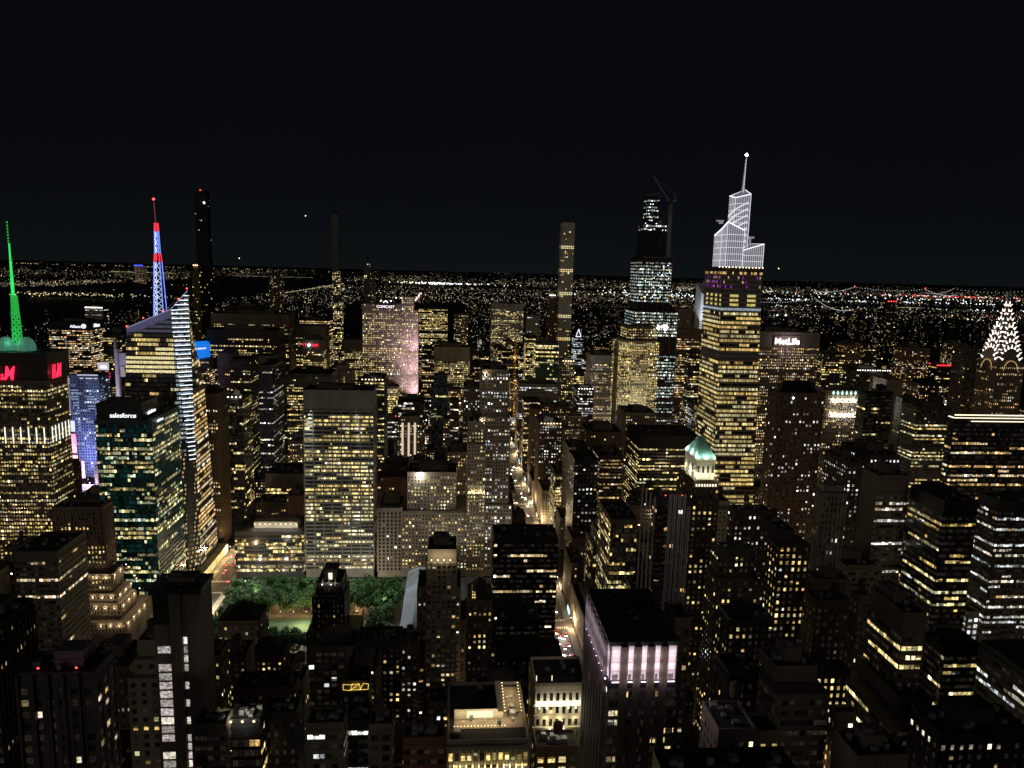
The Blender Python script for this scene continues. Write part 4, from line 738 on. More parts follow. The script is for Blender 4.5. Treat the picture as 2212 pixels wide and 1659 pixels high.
for i, j in ((0, 1), (3, 0)):
    facet((*b0[i], 0), (*b0[j], 0), (*b1[i], 327), (*b1[j], 327), 4.6, 1.55, .84, .55, rowfn(.6, .25, 'yellow', .82, .85, sp_o), qd, rel, ds=.45, z1pad=.5)
put_quads(t, qd, 100); rel.build('floor_band', surf('terracotta_band', (.33, .29, .23)), t)
CW = glow('crown_white', (.85, .87, .95), .95); CG = glow('crown_glass', (.52, .53, .62), .22); CE = glow('crown_edge', (.85, .87, 1), 1.5)  # crown bars and glass emit, uplighting put into their material
def crown(x0, x1, y0, y1, z0, zl, zr, zm, zq, diag, step):
    """glass box with open lattice; zl/zr heights of its top at left and right front corners, zm at the back"""
    q = MB(); q.prism([(x0+.4, y0+.4, z0), (x1-.4, y0+.4, z0), (x1-.4, y1, z0), (x0+.4, y1, z0)], [(x0+.4, y0+.4, zl), (x1-.4, y0+.4, zr), (x1-.4, y1, zq), (x0+.4, y1, zm)]); q.build('crown_glass', CG, t)
    q = MB(); n = int((min(zl, zr)-z0)/step)
    for k in range(n+1):
        z = z0+k*step; q.bar((x0, y0, z), (x1, y0, z), .45); q.bar((x0, y0, z), (x0, y1, z), .45)
        if diag and k < n: q.bar((x0, y0, z+.5), (x1-2, y0, z+step*1.3), 1.0); q.bar((x0, y0, z+.5), (x0, y1, z-step*.8 if k else z), 1.0)
    m_ = int((x1-x0)/2.2)
    for k in range(m_+1): x = x0+(x1-x0)*k/m_; q.bar((x, y0, z0), (x, y0, zl+(zr-zl)*k/m_), .22 if k not in (0, m_) else .5)
    m_ = int((y1-y0)/3.5)
    for k in range(1, m_+1): y = y0+(y1-y0)*k/m_; q.bar((x0, y, z0), (x0, y, zl+(zm-zl)*k/m_), .22)
    q.build('crown_lattice', CW, t)
    q = MB(); q.bar((x0, y0, zl), (x1, y0, zr), .9); q.bar((x0, y0, zl), (x0, y1, zm), .9); q.bar((x0, y1, zm), (x1, y1, zq), .6); q.bar((x1, y0, zr), (x1, y1, zq), .6); q.build('crown_edge_light', CE, t)
crown(289.5, 305.6, 762, 779, 327, 398, 402, 401, 408, True, 6.5)
crown(277, 295, 745, 761, 327, 372, 364, 366, 366, False, 6.5)
crown(277, 289, 761, 782, 327, 366, 362, 360, 360, False, 6.5)
crown(295.4, 317.4, 747, 780, 327, 344, 351, 346, 352, False, 6)
q = MB(); q.box(274, 278, 762, 764, 371, 373).bar((271, 763, 374), (279, 763, 374), 1.4); q.box(305, 313, 763, 765, 357, 359).bar((309, 764, 350), (309, 764, 358), 1.6); q.build('cleaning_crane', glow('crane_lit', (.5, .5, .55), .4), t)
q = MB(); q.bar((301.6, 775, 401), (302.6, 775, 440), 2.7, w2=1.1); q.build('spire', surf('white_metal', (.6, .6, .62)), t)
q = MB(); 
for k in range(26): z = 402+k*1.46; r_ = 1.5-k*.035; q.cyl(301.65+k*.038, 774.9, z, z+.8, r_, r_, 8)
q.build('spire_light', glow('spire_ring', (.78, .84, .85), 1.1), t)
MB().octa((302.9, 775, 443), 2.0).build('beacon_lamp', glow('spire_top', (.9, .95, 1), 14), t)
for k in range(14): MB().octa((269+k*3.5, 738.5+R.random(), 326.5), .6).build('ledge_lamp', WARM if k % 3 else WHITE, t)
# ------------------------------------------------------------ unfinished tower with stepped dark setbacks
t = thing('skyscraper', 'unfinished stepped tower with white work lights on bare floors', 'skyscraper', (318, 1180, 0))
TB = [(286, 356, 1148, 1215, 0, 258), (290.5, 345, 1160, 1210, 258, 341.7), (297, 334.5, 1165, 1205, 341.7, 379), (298.5, 335, 1168, 1203, 379, 394.8), (303, 322, 1172, 1195, 394.8, 438)]
for i_, b in enumerate(TB): MB().box(*b).build('wall', wallmat('black' if i_ < 2 else 'dark'), t)
win = []; rel = MB()
for b, kw in ((TB[0][:5]+(196,), dict(pw=.55, pl=.3, pal='mint', top=8)), ((286, 356, 1148, 1215, 212, 258), dict(pw=.92, pl=.8, pal='mint', top=1)), ((290.5, 345, 1160, 1210, 268, 341.7), dict(pw=.85, pl=.6, pal='mint', top=6, gain=.85)),
    ((298.5, 335, 1168, 1203, 379, 394.8), dict(pw=.5, pal='white', top=1, gain=.9)), ((303, 322, 1172, 1195, 396, 434), dict(pw=.45, pal='mint', top=1))):
    facades(t, [b], 'office', dict(kw, fh=5.0, bayw=3.0), rel, win)
rel.build('facade_pier', wallmat('dark'), t); put_windows(t, win, 60)
q = MB()
for k in range(7): x = 286+k*11.6; q.box(x-.5, x+.5, 1146.8, 1147.9, 0, 258)
for k in range(6): x = 290.5+k*10.9; q.box(x-.5, x+.5, 1158.8, 1159.9, 258, 341)
q.build('column', surf('rust_column', (.20, .11, .09)), t)
for k in range(46):
    tier = R.choice((0, 1, 1, 1, 3, 4)); b = TB[tier]; z = R.uniform(222, 256) if tier == 0 else (R.uniform(272, 330) if tier == 1 else R.uniform(b[4]+2, b[5]-1))
    z = round(z/5)*5; MB().octa((R.uniform(b[0]+1, b[1]-1), b[2]-1.0, z), .7).build('work_light', COOL, t)
for k in range(14): MB().octa((R.uniform(322, 340), 1146.2, R.uniform(228, 238)), 1.6).build('flood_lamp', glow('pink_white', (1, .78, .78), 7), t)
q = MB()
for z0, z1, b in ((438, 442, TB[4]),):
    for x in (303, 308, 313, 318, 322): q.bar((x, 1172, z0-2), (x, 1172, z1+R.uniform(-2, 1)), .6)
    q.bar((303, 1172, 440), (322, 1172, 442), .5)
q.box(322, 326, 1168, 1172, 379, 400).box(297.5, 336, 1163.5, 1164.6, 341.7, 343); q.build('scaffold', METAL, t)
t = thing('tower_crane', 'grey luffing crane clamped to the unfinished stepped tower', 'crane', (339, 1165, 341))
gm = surf('crane_grey', (.30, .30, .28)); q = MB()
for dx in (-1.6, 1.6):
    for dy in (-1.6, 1.6): q.bar((339.5+dx, 1165+dy, 341), (338+dx, 1165+dy, 426), .7)
for k in range(20):
    z = 342+k*4.2; q.bar((339.5-1.6, 1163.4, z), (339.5+1.6, 1163.4, z+4.2), .4); q.bar((341, 1163.4, z), (341, 1166.6, z+4.2), .4)
q.box(336.5, 341.5, 1164.8, 1168, 343, 408); q.build('mast', gm, t)
q = MB(); q.bar((337, 1165, 428), (308.5, 1165, 467), 1.5, w2=1.1); q.bar((337, 1167, 429), (308.5, 1165.3, 467), .7); q.build('jib', gm, t)
q = MB(); q.bar((337, 1165, 428), (347, 1165, 432), 2.4); q.bar((345, 1165, 430), (344, 1165, 441), 1.2); q.bar((344, 1165, 441), (308.5, 1165, 467), .25); q.build('counter_jib', gm, t)
MB().cbox((337, 1163.5, 428), 4, 3, 4).build('cab', DARKM, t)
# ------------------------------------------------------------ floodlit arched crown tower at the right edge
t = thing('skyscraper', 'art deco tower whose arched crown is studded with white triangular lamps', 'skyscraper', (664, 835, 0))
cx, cy = 667, 842
q = MB(); q.box(cx-17, cx+17, cy-17, cy+17, 0, 224).box(cx-26, cx+26, cy-22, cy+22, 0, 135).box(cx-36, cx+34, cy-30, cy+26, 0, 108); q.build('wall', wallmat('stone_d'), t)
win = []; rel = MB()
for b in ((cx-17, cx+17, cy-17, cy+17, 136, 221), (cx-26, cx+26, cy-22, cy+22, 108, 135), (cx-36, cx+34, cy-30, cy+26, 0, 108)): facades(t, [b], 'pier', dict(pw=.35, pal='amber', top=1.5, fh=4), rel, win)
rel.build('facade_pier', wallmat('stone_d'), t); put_windows(t, win, 40)
TRI = glow('crown_triangle', (1, .84, .74), 2.4); STEEL = surf('crown_steel', (.35, .34, .33), rough=.3, metal=.7, streak=False)
tiers = [(16.0, 220), (15.0, 227), (13.4, 236), (11.4, 246), (9.1, 257), (6.7, 268), (4.5, 279), (2.6, 289)]
q = MB()
for k, (w_, zc) in enumerate(tiers):
    n = 12; h = w_*.95+4
    arc = [(w_*math.cos(math.pi*i/n), h*math.sin(math.pi*i/n)) for i in range(n+1)]
    q.prism([(cx+a, cy-w_, zc+b) for a, b in arc], [(cx+a, cy+w_, zc+b) for a, b in arc]); q.prism([(cx-w_*.997, cy+a, zc+b) for a, b in arc], [(cx+w_*.997, cy+a, zc+b) for a, b in arc])
    q.box(cx-w_*.99, cx+w_*.99, cy-w_*.99, cy+w_*.99, zc-9, zc+.1)
q.bar((cx, cy, 294), (cx, cy, 318), 2.2, w2=.3); q.build('crown', STEEL, t)
for k, (w_, zc) in enumerate(tiers):
    h = w_*.95+4; nt_ = (9, 9, 8, 7, 6, 5, 4, 3)[k]
    for face in ('S', 'W'):
        for i in range(nt_):
            a = math.pi*(i+.5)/nt_; s = 1.7 if k < 5 else 1.3; rad = Vector((math.cos(a), math.sin(a))); tn = Vector((-rad.y, rad.x))
            c2 = Vector((w_*.86*math.cos(a), h*.86*math.sin(a)))
            if k == 0 and .25 < i/nt_ < .7: continue
            P3 = [c2+rad*s*1.7, c2-rad*s*1.2+tn*s*.75, c2-rad*s*1.2-tn*s*.75]
            o3 = -.35
            f = (lambda p, o_: (cx+p.x, cy-w_+o_, zc+p.y)) if face == 'S' else (lambda p, o_: (cx-w_+o_, cy-p.x, zc+p.y))
            MB().prism([f(p, o3) for p in P3], [f(p, -.02) for p in P3]).build('triangle_lamp', TRI, t)
for face in 'SW':
    q = MB(); 
    for i in range(10):
        a0, a1 = math.pi*i/10, math.pi*(i+1)/10; p = lambda a: (9*math.cos(a), 12*math.sin(a))
        f = (lambda u: (cx+u[0], cy-17.5, 214+u[1])) if face == 'S' else (lambda u: (cx-17.5, cy-u[0], 214+u[1]))
        q.bar(f(p(a0)), f(p(a1)), .55)
    q.build('arch_light', glow('arch_gold', (.7, .42, .14), .9), t)
# ------------------------------------------------------------ slanted top white slab on the skyline
t = thing('office_tower', 'white slab with diagonally cut top seen left of the tallest tapering tower', 'office tower', (575, 1660, 0))
q = MB(); q.prism([(563, 1650, 0), (583, 1650, 0), (583, 1690, 0), (563, 1690, 0)], [(563, 1650, 262), (583, 1650, 262), (583, 1690, 296), (563, 1690, 296)]); q.prism([(563.4, 1650, 262), (582.6, 1650, 262), (582.6, 1689, 262), (563.4, 1689, 262)], [(563.4, 1650, 275), (582.6, 1650, 262.5), (582.6, 1689, 262.5), (563.4, 1689, 297)]); q.build('wall', surf('white_panel', (.6, .62, .65)), t)
spot((540, 1600, 190), (572, 1655, 255), 160000, (.85, .9, 1), 55, 3, t)
for k in range(16): MB().box(562.9-.5, 582, 1649.2, 1649.9, 150+k*5.5, 152.4+k*5.5).build('lit_band', glow('band_white', (.7, .75, .8), .8), t)
# ------------------------------------------------------------ green pyramid roof
r_, row = find('green pyramid'); x0, x1, y0, y1, z0, z1 = row[4][-1]
t = r_; mz = z1
q = MB(); q.box(x0+2.4, x1-2.4, y0+3, y1-4, mz, mz+13.5); q.build('lantern_wall', wallmat('cream'), t)
q = MB(); xa, xb, ya, yb = x0+2.0, x1-2.0, y0+2.6, y1-3.6; q.box(xa, xb, ya, yb, mz+13.5, mz+15); q.build('cornice', wallmat('cream'), t)
cxm, cym = (xa+xb)/2, (ya+yb)/2; zt = mz+27; q = MB()
q.prism([(xa+.3, ya+.3, mz+15), (xb-.3, ya+.3, mz+15), (xb-.3, yb-.3, mz+15), (xa+.3, yb-.3, mz+15)], [(cxm-1.2, cym-1, zt), (cxm+1.2, cym-1, zt), (cxm+1.2, cym+1, zt), (cxm-1.2, cym+1, zt)])
q.build('pyramid_roof', surf('copper_green', (.28, .50, .40), rough=.5, noise=.25, scale=.3), t)
q = MB()
for i in range(12):
    for a, b in (((xa+.3+(xb-xa-.6)*i/11, ya+.3), 0), ((xa+.3, ya+.3+(yb-ya-.6)*i/11), 1)):
        top = (cxm-1.2+2.4*i/11, cym-1.05, zt) if b == 0 else (cxm-1.25, cym-1+2*i/11, zt)
        q.bar((a[0], a[1], mz+15.05), top, .22)
q.build('roof_seam', surf('copper_seam', (.34,.56,.46)), t)
for i in range(4):
    x = x0+3.6+(x1-x0-7.2)*i/3; q = MB(); q.box(x-.7, x+.7, y0+2.9, y0+3.0, mz+5, mz+9.5); q.cyl(x, y0+2.98, mz+9.4, mz+9.5, .7); q.build('arched_window', surf('window_dark', (.02, .03, .06)), t)
    y = y0+4+(y1-y0-10)*i/3; MB().box(x0+2.3, x0+2.4, y-.7, y+.7, mz+5, mz+9.5).build('arched_window', surf('window_dark', (.02, .03, .06)), t)
for dx, dy in ((-3.2, -3), (3.2, -3), (-3.2, 3)):
    lamp((cxm+dx*2.4 if abs(dx) > 3 else cxm, y0-.8 if dy < 0 else cym, mz+3), 300, (1, .95, .7), t)
for x in (x0+2, cxm, x1-2): lamp((x, y0+.8, mz+4), 230, (1, .96, .72), t); lamp((x, y0+2.0, mz+16.6), 420, (.72, 1, .9), t)
for y in (y0+6, cym, y1-6): lamp((x0+.6, y, mz+4), 230, (1, .96, .72), t); lamp((x0+1.4, y, mz+16.6), 420, (.72, 1, .9), t)
for i in range(8): MB().box(x0+1.4+i*(x1-x0-3.6)/7.2, x0+2.4+i*(x1-x0-3.6)/7.2, y0-.25, y0-.12, mz-3.4, mz-1.8).build('attic_window', glow('attic_win', (1, .95, .7), 1.5), t)
# ------------------------------------------------------------ pyramid roofs, gables, ribs and mansards of the older towers
def pyr_roof(key, h, mat, inset=.5, flat=1.0):
    r_, row = find(key); x0, x1, y0, y1, z0, z1 = row[4][-1]; cxm, cym = (x0+x1)/2, (y0+y1)/2
    MB().prism([(x0+inset, y0+inset, z1+.1), (x1-inset, y0+inset, z1+.1), (x1-inset, y1-inset, z1+.1), (x0+inset, y1-inset, z1+.1)], [(cxm-flat, cym-flat, z1+h), (cxm+flat, cym-flat, z1+h), (cxm+flat, cym+flat, z1+h), (cxm-flat, cym+flat, z1+h)]).build('pyramid_roof', mat, r_)
SL = surf('slate', (.06, .075, .085), rough=.5)
pyr_roof('steep dark pyramid roof', 17, SL, .8)
pyr_roof('steep gable roof', 11, surf('slate_d', (.03, .03, .032)), .2, .6)
pyr_roof('lit gable ends', 9, surf('slate_d', (.03, .03, .032)), .2, 2)
r_, row = find('steep gable roof'); x0, x1, y0, y1, z0, z1 = row[4][-1]
for i in range(2):
    for k in range(5): MB().cbox((x0+3.0+i*1.3, y0+1.5+k*1.6, z1+2.2+k*1.15), .7, .9, .5).build('attic_window', glow('attic_amber', (1, .72, .25), 1.3), r_)
r_, row = find('black gothic roof'); x0, x1, y0, y1, z0, z1 = row[4][-1]
MB().prism([(x0+4, y0+4, z1), (x1-4, y0+4, z1), (x1-4, y1-4, z1), (x0+4, y1-4, z1)], [(x0+11, y0+10, z1+11), (x1-11, y0+10, z1+11), (x1-11, y1-10, z1+11), (x0+11, y1-10, z1+11)]).build('mansard_roof', wallmat('black'), r_)
MB().octa((x0+16, y0-.5, z1-4), 1.2).build('roof_lamp', COOL, r_)
r_, row = find('white outlined triangle'); x0, x1, y0, y1, z0, z1 = row[4][-1]; q = MB()
a, b, c = (x0+4, y0-.5, z1+1), (x1-4, y0-.5, z1+1), ((x0+x1)/2, y0-.5, z1+17)
for p, s_ in ((a, b), (b, c), (c, a)): q.bar(p, s_, 1.1)
q.build('triangle_light', glow('tri_light', (.9, .92, 1), 1.6), r_)
MB().prism([(x0+1, y0+.5, z1), (x1-1, y0+.5, z1), (x1-1, y1-.5, z1), (x0+1, y1-.5, z1)], [((x0+x1)/2-.3, (y0+y1)/2-.3, z1+18), ((x0+x1)/2+.3, (y0+y1)/2-.3, z1+18), ((x0+x1)/2+.3, (y0+y1)/2+.3, z1+18), ((x0+x1)/2-.3, (y0+y1)/2+.3, z1+18)]).build('pyramid_roof', SL, r_)
# gothic tower crown with pinnacles
r_, row = find('black gothic tower'); x0, x1, y0, y1, z0, z1 = row[4][-1]
q = MB(); cxm, cym = (x0+x1)/2, (y0+y1)/2; q.box(cxm-4.6, cxm+4.6, cym-6, cym+6, z1, z1+9)
for i in range(5):
    for b_, hh_ in ((row[4][-1], 5), (row[4][-2], 4)):
        xx = b_[0]+(b_[1]-b_[0])*i/4; q.bar((xx, b_[2], b_[5]-1), (xx, b_[2], b_[5]+hh_), 1.3, w2=.2)
for i in range(4): q.bar((cxm-4.6+i*3.07, cym-6, z1+8), (cxm-4.6+i*3.07, cym-6, z1+13), 1.2, w2=.2)
q.build('pinnacle_crown', surf('black_brick', (.035, .033, .03)), r_)
MB().box(cxm-1.4, cxm+1.4, cym-6.3, cym-6.05, z1+1, z1+6).build('lit_niche', glow('niche', (1, .9, .7), 1.1), r_)
for i, xx in enumerate((-8.5, -4.6, -1.5, 1.5, 4.6, 8.5)):
    lamp((cxm+xx, y0-1.6, z1-.5+(1.5 if abs(xx) < 5 else -9)), 160, (1, .88, .66), r_, .4)
    if i % 2: MB().octa((cxm+xx, y0-1.8, z1-1+(1.5 if abs(xx) < 5 else -9)), .4).build('flood_lamp', WHITE, r_)
# octagonal tower and its drum
r_, row = find('octagonal stone tower'); 
for o_ in list(r_.children_recursive): bpy.data.objects.remove(o_)
def octp(x0, x1, y0, y1, c): return [(x0+c, y0), (x1-c, y0), (x1, y0+c), (x1, y1-c), (x1-c, y1), (x0+c, y1), (x0, y1-c), (x0, y0+c)]
qd = []; b = row[4][0]
poly_tower(r_, octp(b[0], b[1], b[2], b[3], 16), 0, b[5], 'stone', (3.9, 2.5, .5, .58), rowfn(.74, .15, 'yellow', .6, .85), quads=qd, top=3)
put_quads(r_, qd, 40); b = row[4][1]
MB().prism([(x, y, b[4]) for x, y in octp(b[0], b[1]-3, b[2], b[3], 13)], [(x, y, b[5]) for x, y in octp(b[0], b[1]-3, b[2], b[3], 13)]).build('drum', wallmat('stone_d'), r_)
q = MB()
for i in range(16): xx = b[0]+13+(b[1]-b[0]-29)*i/15; q.box(xx-.3, xx+.3, b[2]-.5, b[2], b[4], b[5]+2)
q.build('drum_rib', wallmat('stone_d'), r_)
b = row[4][0]
for xx in (b[0]+6, b[0]+20, b[1]-12): spot((xx, b[2]-14, 92), (xx, b[2]+2, 150), 60000, (1, .9, .62), 70, 2, r_)
r_, row = find('stepped white ribbed tower'); b = row[4][-1]
for dx in (3, 12, 20): spot((row[4][0][0]+dx, b[2]-14, 60), (row[4][0][0]+dx, b[2], 100), 45000, (1, .88, .60), 80, 2, r_)
# pink floodlight on the stone slab
r_, row = find('pink floodlights')
for xx, yy, zz, tx, tz, pwr in ((-60, 1285, 70, -76, 150, 200000), (-66, 1275, 100, -76, 215, 170000), (-95, 1225, 90, -100, 200, 30000), (-66, 1290, 150, -72, 240, 90000)): spot((xx, yy, zz), (tx, 1310, tz), pwr, (1, .66, .84), 75, 3, r_)
for dx in range(5): MB().octa((-120+dx*9-8, 1309, 262 if dx > 2 else 256), 1.1).build('roof_lamp', WHITE, r_)
r_, row = find('small beige slab with white lit slots'); b = row[4][-1]
for k, xx in enumerate((b[0]+3, b[0]+12, b[0]+21)):
    MB().box(xx-1.4, xx+1.4, 1058.5, 1059.4, 42, 92).build('lit_slot', glow('slot_light', (1, .80, .62), .75), r_)
# ------------------------------------------------------------ tower with pink lit loggia
r_, row = find('tall pink floodlit panels'); x0, x1, y0, y1, z0, z1 = row[4][0]
PANEL = surf('pink_panel', (.62, .55, .58), rough=.6, noise=.18, scale=.5)
zb = z1-12.5
q = MB(); q.box(x0-.9, x1+.9, y0-.9, y1+.9, z1, z1+1.5); q.box(x0-.35, x1+.35, y0-.35, y1+.35, zb-2.6, zb-.3); q.build('cornice', wallmat('black'), r_)
n = 5; bw = (x1-x0)/n
for i in range(n):
    xa = x0+i*bw+1.2 if i else x0+.3; xb = x0+(i+1)*bw-1.2 if i < n-1 else x1-.3
    MB().box(xa, xb, y0-.10, y0-.04, zb, z1-.1).build('panel', PANEL, r_)
    q = MB(); 
    for k in range(1, 4): q.box(xa, xb, y0-.16, y0-.1, zb+k*3.1, zb+k*3.1+.12)
    q.build('panel_seam', surf('seam', (.3, .26, .28)), r_)
    MB().box(xa+.3, xb-.3, y0-1.3, y0-1.1, zb-.25, zb-.05).build('led_strip', glow('led_lilac', (.95, .8, 1), 4.5, True), r_)
    MB().box(xa+.6, xb-.6, y0-.22, y0-.17, zb+.1, zb+2.0).build('louvre', surf('louvre', (.12, .10, .11)), r_)
    for dz, pw_ in ((.6, 70), (5, 120), (9.5, 120)): lamp(((xa+xb)/2, y0-2.4, zb+dz), pw_*1.15, (1, .84, .89), r_, .5)
for i in range(n+1):
    xc = x0+i*bw
    if 0 < i < n: MB().box(xc-1.2, xc+1.2, y0-1.5, y0-.03, 20, z1).build('pier', wallmat('brown_d'), r_)
nw = 8; bd = (y1-y0)/nw
for i in range(nw):
    ya, yb = y0+i*bd+.9, y0+(i+1)*bd-.9
    MB().box(x0-.10, x0-.04, ya, yb, zb, z1-.1).build('panel', PANEL, r_)
    MB().octa((x0-1.2, ya+.2, zb), .35).build('flood_lamp', glow('lilac', (.95, .8, 1), 8), r_)
    MB().box(x0-1.4, x0-.03, yb, yb+1.8, 20, z1).build('pier', wallmat('violet_d'), r_)
    lamp((x0-2.0, (ya+yb)/2, zb+1.5), 85, (1, .82, .88), r_, .5); lamp((x0-2.2, (ya+yb)/2, zb+8), 110, (1, .82, .88), r_, .5)
q = MB(); q.box(x0+.2, x1-.2, y0+.2, y1-.2, z1+1.5, z1+1.7); q.build('roof', ROOF, r_)
MB().bar((x0+5, y1-5, z1+2.5), (x1-5, y0+9, z1+2.5), .5).build('roof_rail', surf('rail_v', (.12, .1, .16)), r_)
# ------------------------------------------------------------ striped tower, slab of two piers, concrete grid tower extras
r_, row = find('white vertical stripes'); x0, x1, y0, y1, z0, z1 = row[4][0]; q = MB()
for i in range(5):
    xx = x0+7+i*(x1-x0-8)/4
    for s_ in (-.55, .55): q.box(xx+s_-.28, xx+s_+.28, y0-1.2, y0-.3, 30, z1+3 if i < 4 else z1-4)
for i in range(4): q.box(x0-.9, x0-.2, y0+3+i*9, y0+3.7+i*9, 30, z1)
q.build('stripe', surf('white_stripe', (.75, .73, .77)), r_)
q = MB()
for k in range(46):
    z = 40+k*3.4
    if z < z1-4: q.cyl(x0+2.5, y0+.6, z, z+1.0, 3.4, 3.4, 14)
q.build('balcony', surf('balcony', (.10, .085, .07)), r_)
r_, row = find('two bare concrete piers'); x0, x1, y0, y1, z0, z1 = row[4][0]; W_ = x1-x0
for a, b_ in ((.36, .60), (.72, 1.0)): MB().box(x0+W_*a, x0+W_*b_, y0-1.6, y0-.03, 0, z1).build('pier', surf('bare_concrete', (.13, .115, .105)), r_)
k = 0; z = z1-20
while z > 70:
    for a, b_ in ((.06, .35), (.61, .715)):
        if R.random() < .74:
            ob = MB().poly([(x0+W_*a, y0-.05, z-3.1), (x0+W_*b_, y0-.05, z-3.1), (x0+W_*b_, y0-.05, z), (x0+W_*a, y0-.05, z)]).build('window', WO, r_); g_ = R.uniform(.25, .95); ob.color = (g_, g_*R.uniform(.82, .93), g_*R.uniform(.7, .85), 1)
    z -= 3.9
q = MB(); q.box(x0-1, x1+1, y0-1.8, y1, z1-1.2, z1+1.2); q.box(x0+.5, x0+W_*.33, y0-1.2, y0, z1-14, z1-1); q.build('roof_slab', wallmat('black'), r_)
# floodlit cream block
r_, row = find('cream floodlit'); x0, x1, y0, y1, z0, z1 = row[4][0]
q = MB(); q.box(x0-.8, x1+.8, y0-.9, y0-.05, z1-8.2, z1-7.6).box(x0-.5, x1+.5, y0-.6, y0-.05, z1-12.6, z1-12.2).box(x0-.5, x1+.5, y0-.5, y0-.05, z1-.8, z1+.4).box(x0-.8, x1+.8, y0-1.2, y0-.05, z1-17.6, z1-17); q.build('cornice', wallmat('cream'), r_)
for i in range(7):
    xx = x0+1.5+i*(x1-x0-3)/6
    lamp((xx, y0-1.5, z1-7.2), 110, (1, .95, .72), r_, .2)
    if i in (0, 1, 4, 5): MB().octa((xx, y0-1.6, z1-8.4), .3).build('flood_lamp', WHITE, r_)
    if i % 2: lamp((xx, y0-1.8, z1-13.5), 70, (1, .85, .5), r_, .2)
for xx in (x0+6, x0+11.5): MB().octa((xx, y0-2, z1-17), .32).build('flood_lamp', WHITE, r_); lamp((xx, y0-2.4, z1-16.5), 60, (1, .85, .5), r_, .2)
for xx in (x0+.8, x0+7): MB().bar((xx, y0+4, z1), (xx, y0+4, z1+2.2), .25).build('light_post', glow('post', (1, .9, .6), 1.5), r_)
# bottom block with pilasters and its lit roof lounge
r_, row = find('floodlit pilasters'); x0, x1, y0, y1, z0, z1 = row[4][0]
for i in range(12):
    xx = x0+2+i*(x1-x0-4)/11
    MB().cyl(xx, y0-.75, z1-7.6, z1-1.6, .28, .24, 8).build('pilaster', wallmat('cream'), r_)
    MB().octa((xx, y0-1.2, z1-7.6), .22).build('flood_lamp', WARM, r_); lamp((xx, y0-1.3, z1-7.0), 16, (1, .78, .36), r_, .15)
q = MB(); q.box(x0-.4, x1+.4, y0-1.2, y0-.05, z1-1.4, z1-.2).box(x0-.4, x1+.4, y0-1.0, y0-.05, z1-8.6, z1-8.0); q.build('cornice', wallmat('stone'), r_)
LX0, LX1, LY = x0+2, x0+18, y0+7
q = MB(); q.box(LX0, LX1, LY, LY+5, z1+.1, z1+.25); q.box(LX1, LX1+6.2, LY, y1-2, z1+.1, z1+.25); q.build('terrace_floor', surf('terrace', (.42, .33, .24), streak=False), r_)
q = MB(); q.box(LX0, LX1-2, LY+5, LY+5.3, z1, z1+3.6); q.box(LX1-2, LX1-.2, LY+5, y1-2, z1, z1+2.6); q.build('terrace_wall', wallmat('cream'), r_)
MB().box(LX0+4, LX1-3.5, LY+4.7, LY+4.95, z1+.8, z1+3.1).build('lounge_window', glow('lounge', (1, .85, .55), 1.0), r_)
q = MB()
for i in range(16): q.octa((LX0+i*(LX1-LX0)/15, LY-.2, z1+1.2), .16)
for i in range(10): q.octa((LX1+.4, LY+6+i*1.8, z1+2.2), .17); q.octa((LX1+5.8, LY+6+i*1.8, z1+2.2), .17)
q.build('string_light', WARM, r_)
for i in range(6): lamp((LX0+1.5+i*(LX1-LX0-2)/5, LY+2.5, z1+2.6), 55, (1, .82, .5), r_, .2)
for i in range(5): lamp((LX1+3, LY+4+i*4, z1+3), 60, (1, .8, .5), r_, .2)
for i in range(12):
    c0 = (LX0+2+R.random()*(LX1-LX0-4), LY+1+R.random()*3, z1+.25) if i < 6 else (LX1+1+R.random()*3.5, LY+3+R.random()*16, z1+.25)
    q = MB(); q.cyl(c0[0], c0[1], c0[2]+.7, c0[2]+.76, .5, .5, 8); q.cyl(c0[0], c0[1], c0[2], c0[2]+.7, .06, .06, 5)
    tt = tag(q.build('terrace_table', surf('table', (.5, .48, .42)), None), 'small round table on the lit roof terrace, bottom middle', 'table', 'tables on the lit roof terrace')
# glowing roof edge
r_, row = find('glowing white roof edge'); x0, x1, y0, y1, z0, z1 = row[4][0]; q = MB()
q.bar((x0, y0-.3, z1+1.4), (x1, y0-.3, z1+1.4), .65); q.build('edge_light', glow('edge_light', (1, .90, .62), 1.7, True), r_)
q = MB(); q.bar((x0-.3, y0, z1+1.4), (x0-.3, y1-1, z1+1.4), .8); q.bar((x0+5, y1-1, z1+2.4), (x1-14, y1-1, z1+2.4), .8); q.bar((x0+14, y0-1.2, z1-1.2), (x1-20, y0-1.2, z1-1.2), .6); q.build('edge_light', glow('edge_light', (1, .90, .62), 1.7, True), r_)
# vertical fins of light on the wide left tower
r_, row = find('white light fins'); x0, x1, y0, y1, z0, z1 = row[4][0]; zt, zb = row[5]['fins']
for i in range(9): xx = x1-4-i*7.2; MB().box(xx-.35, xx+.35, y0-1.3, y0-.8, zb, zt).build('light_fin', glow('fin', (.95, 1, .82), 1.5), r_)
for i in range(6): yy = y0+4+i*6.2; MB().box(x1+.8, x1+1.3, yy-.35, yy+.35, zb, zt).build('light_fin', glow('fin', (.95, 1, .82), 1.5), r_)
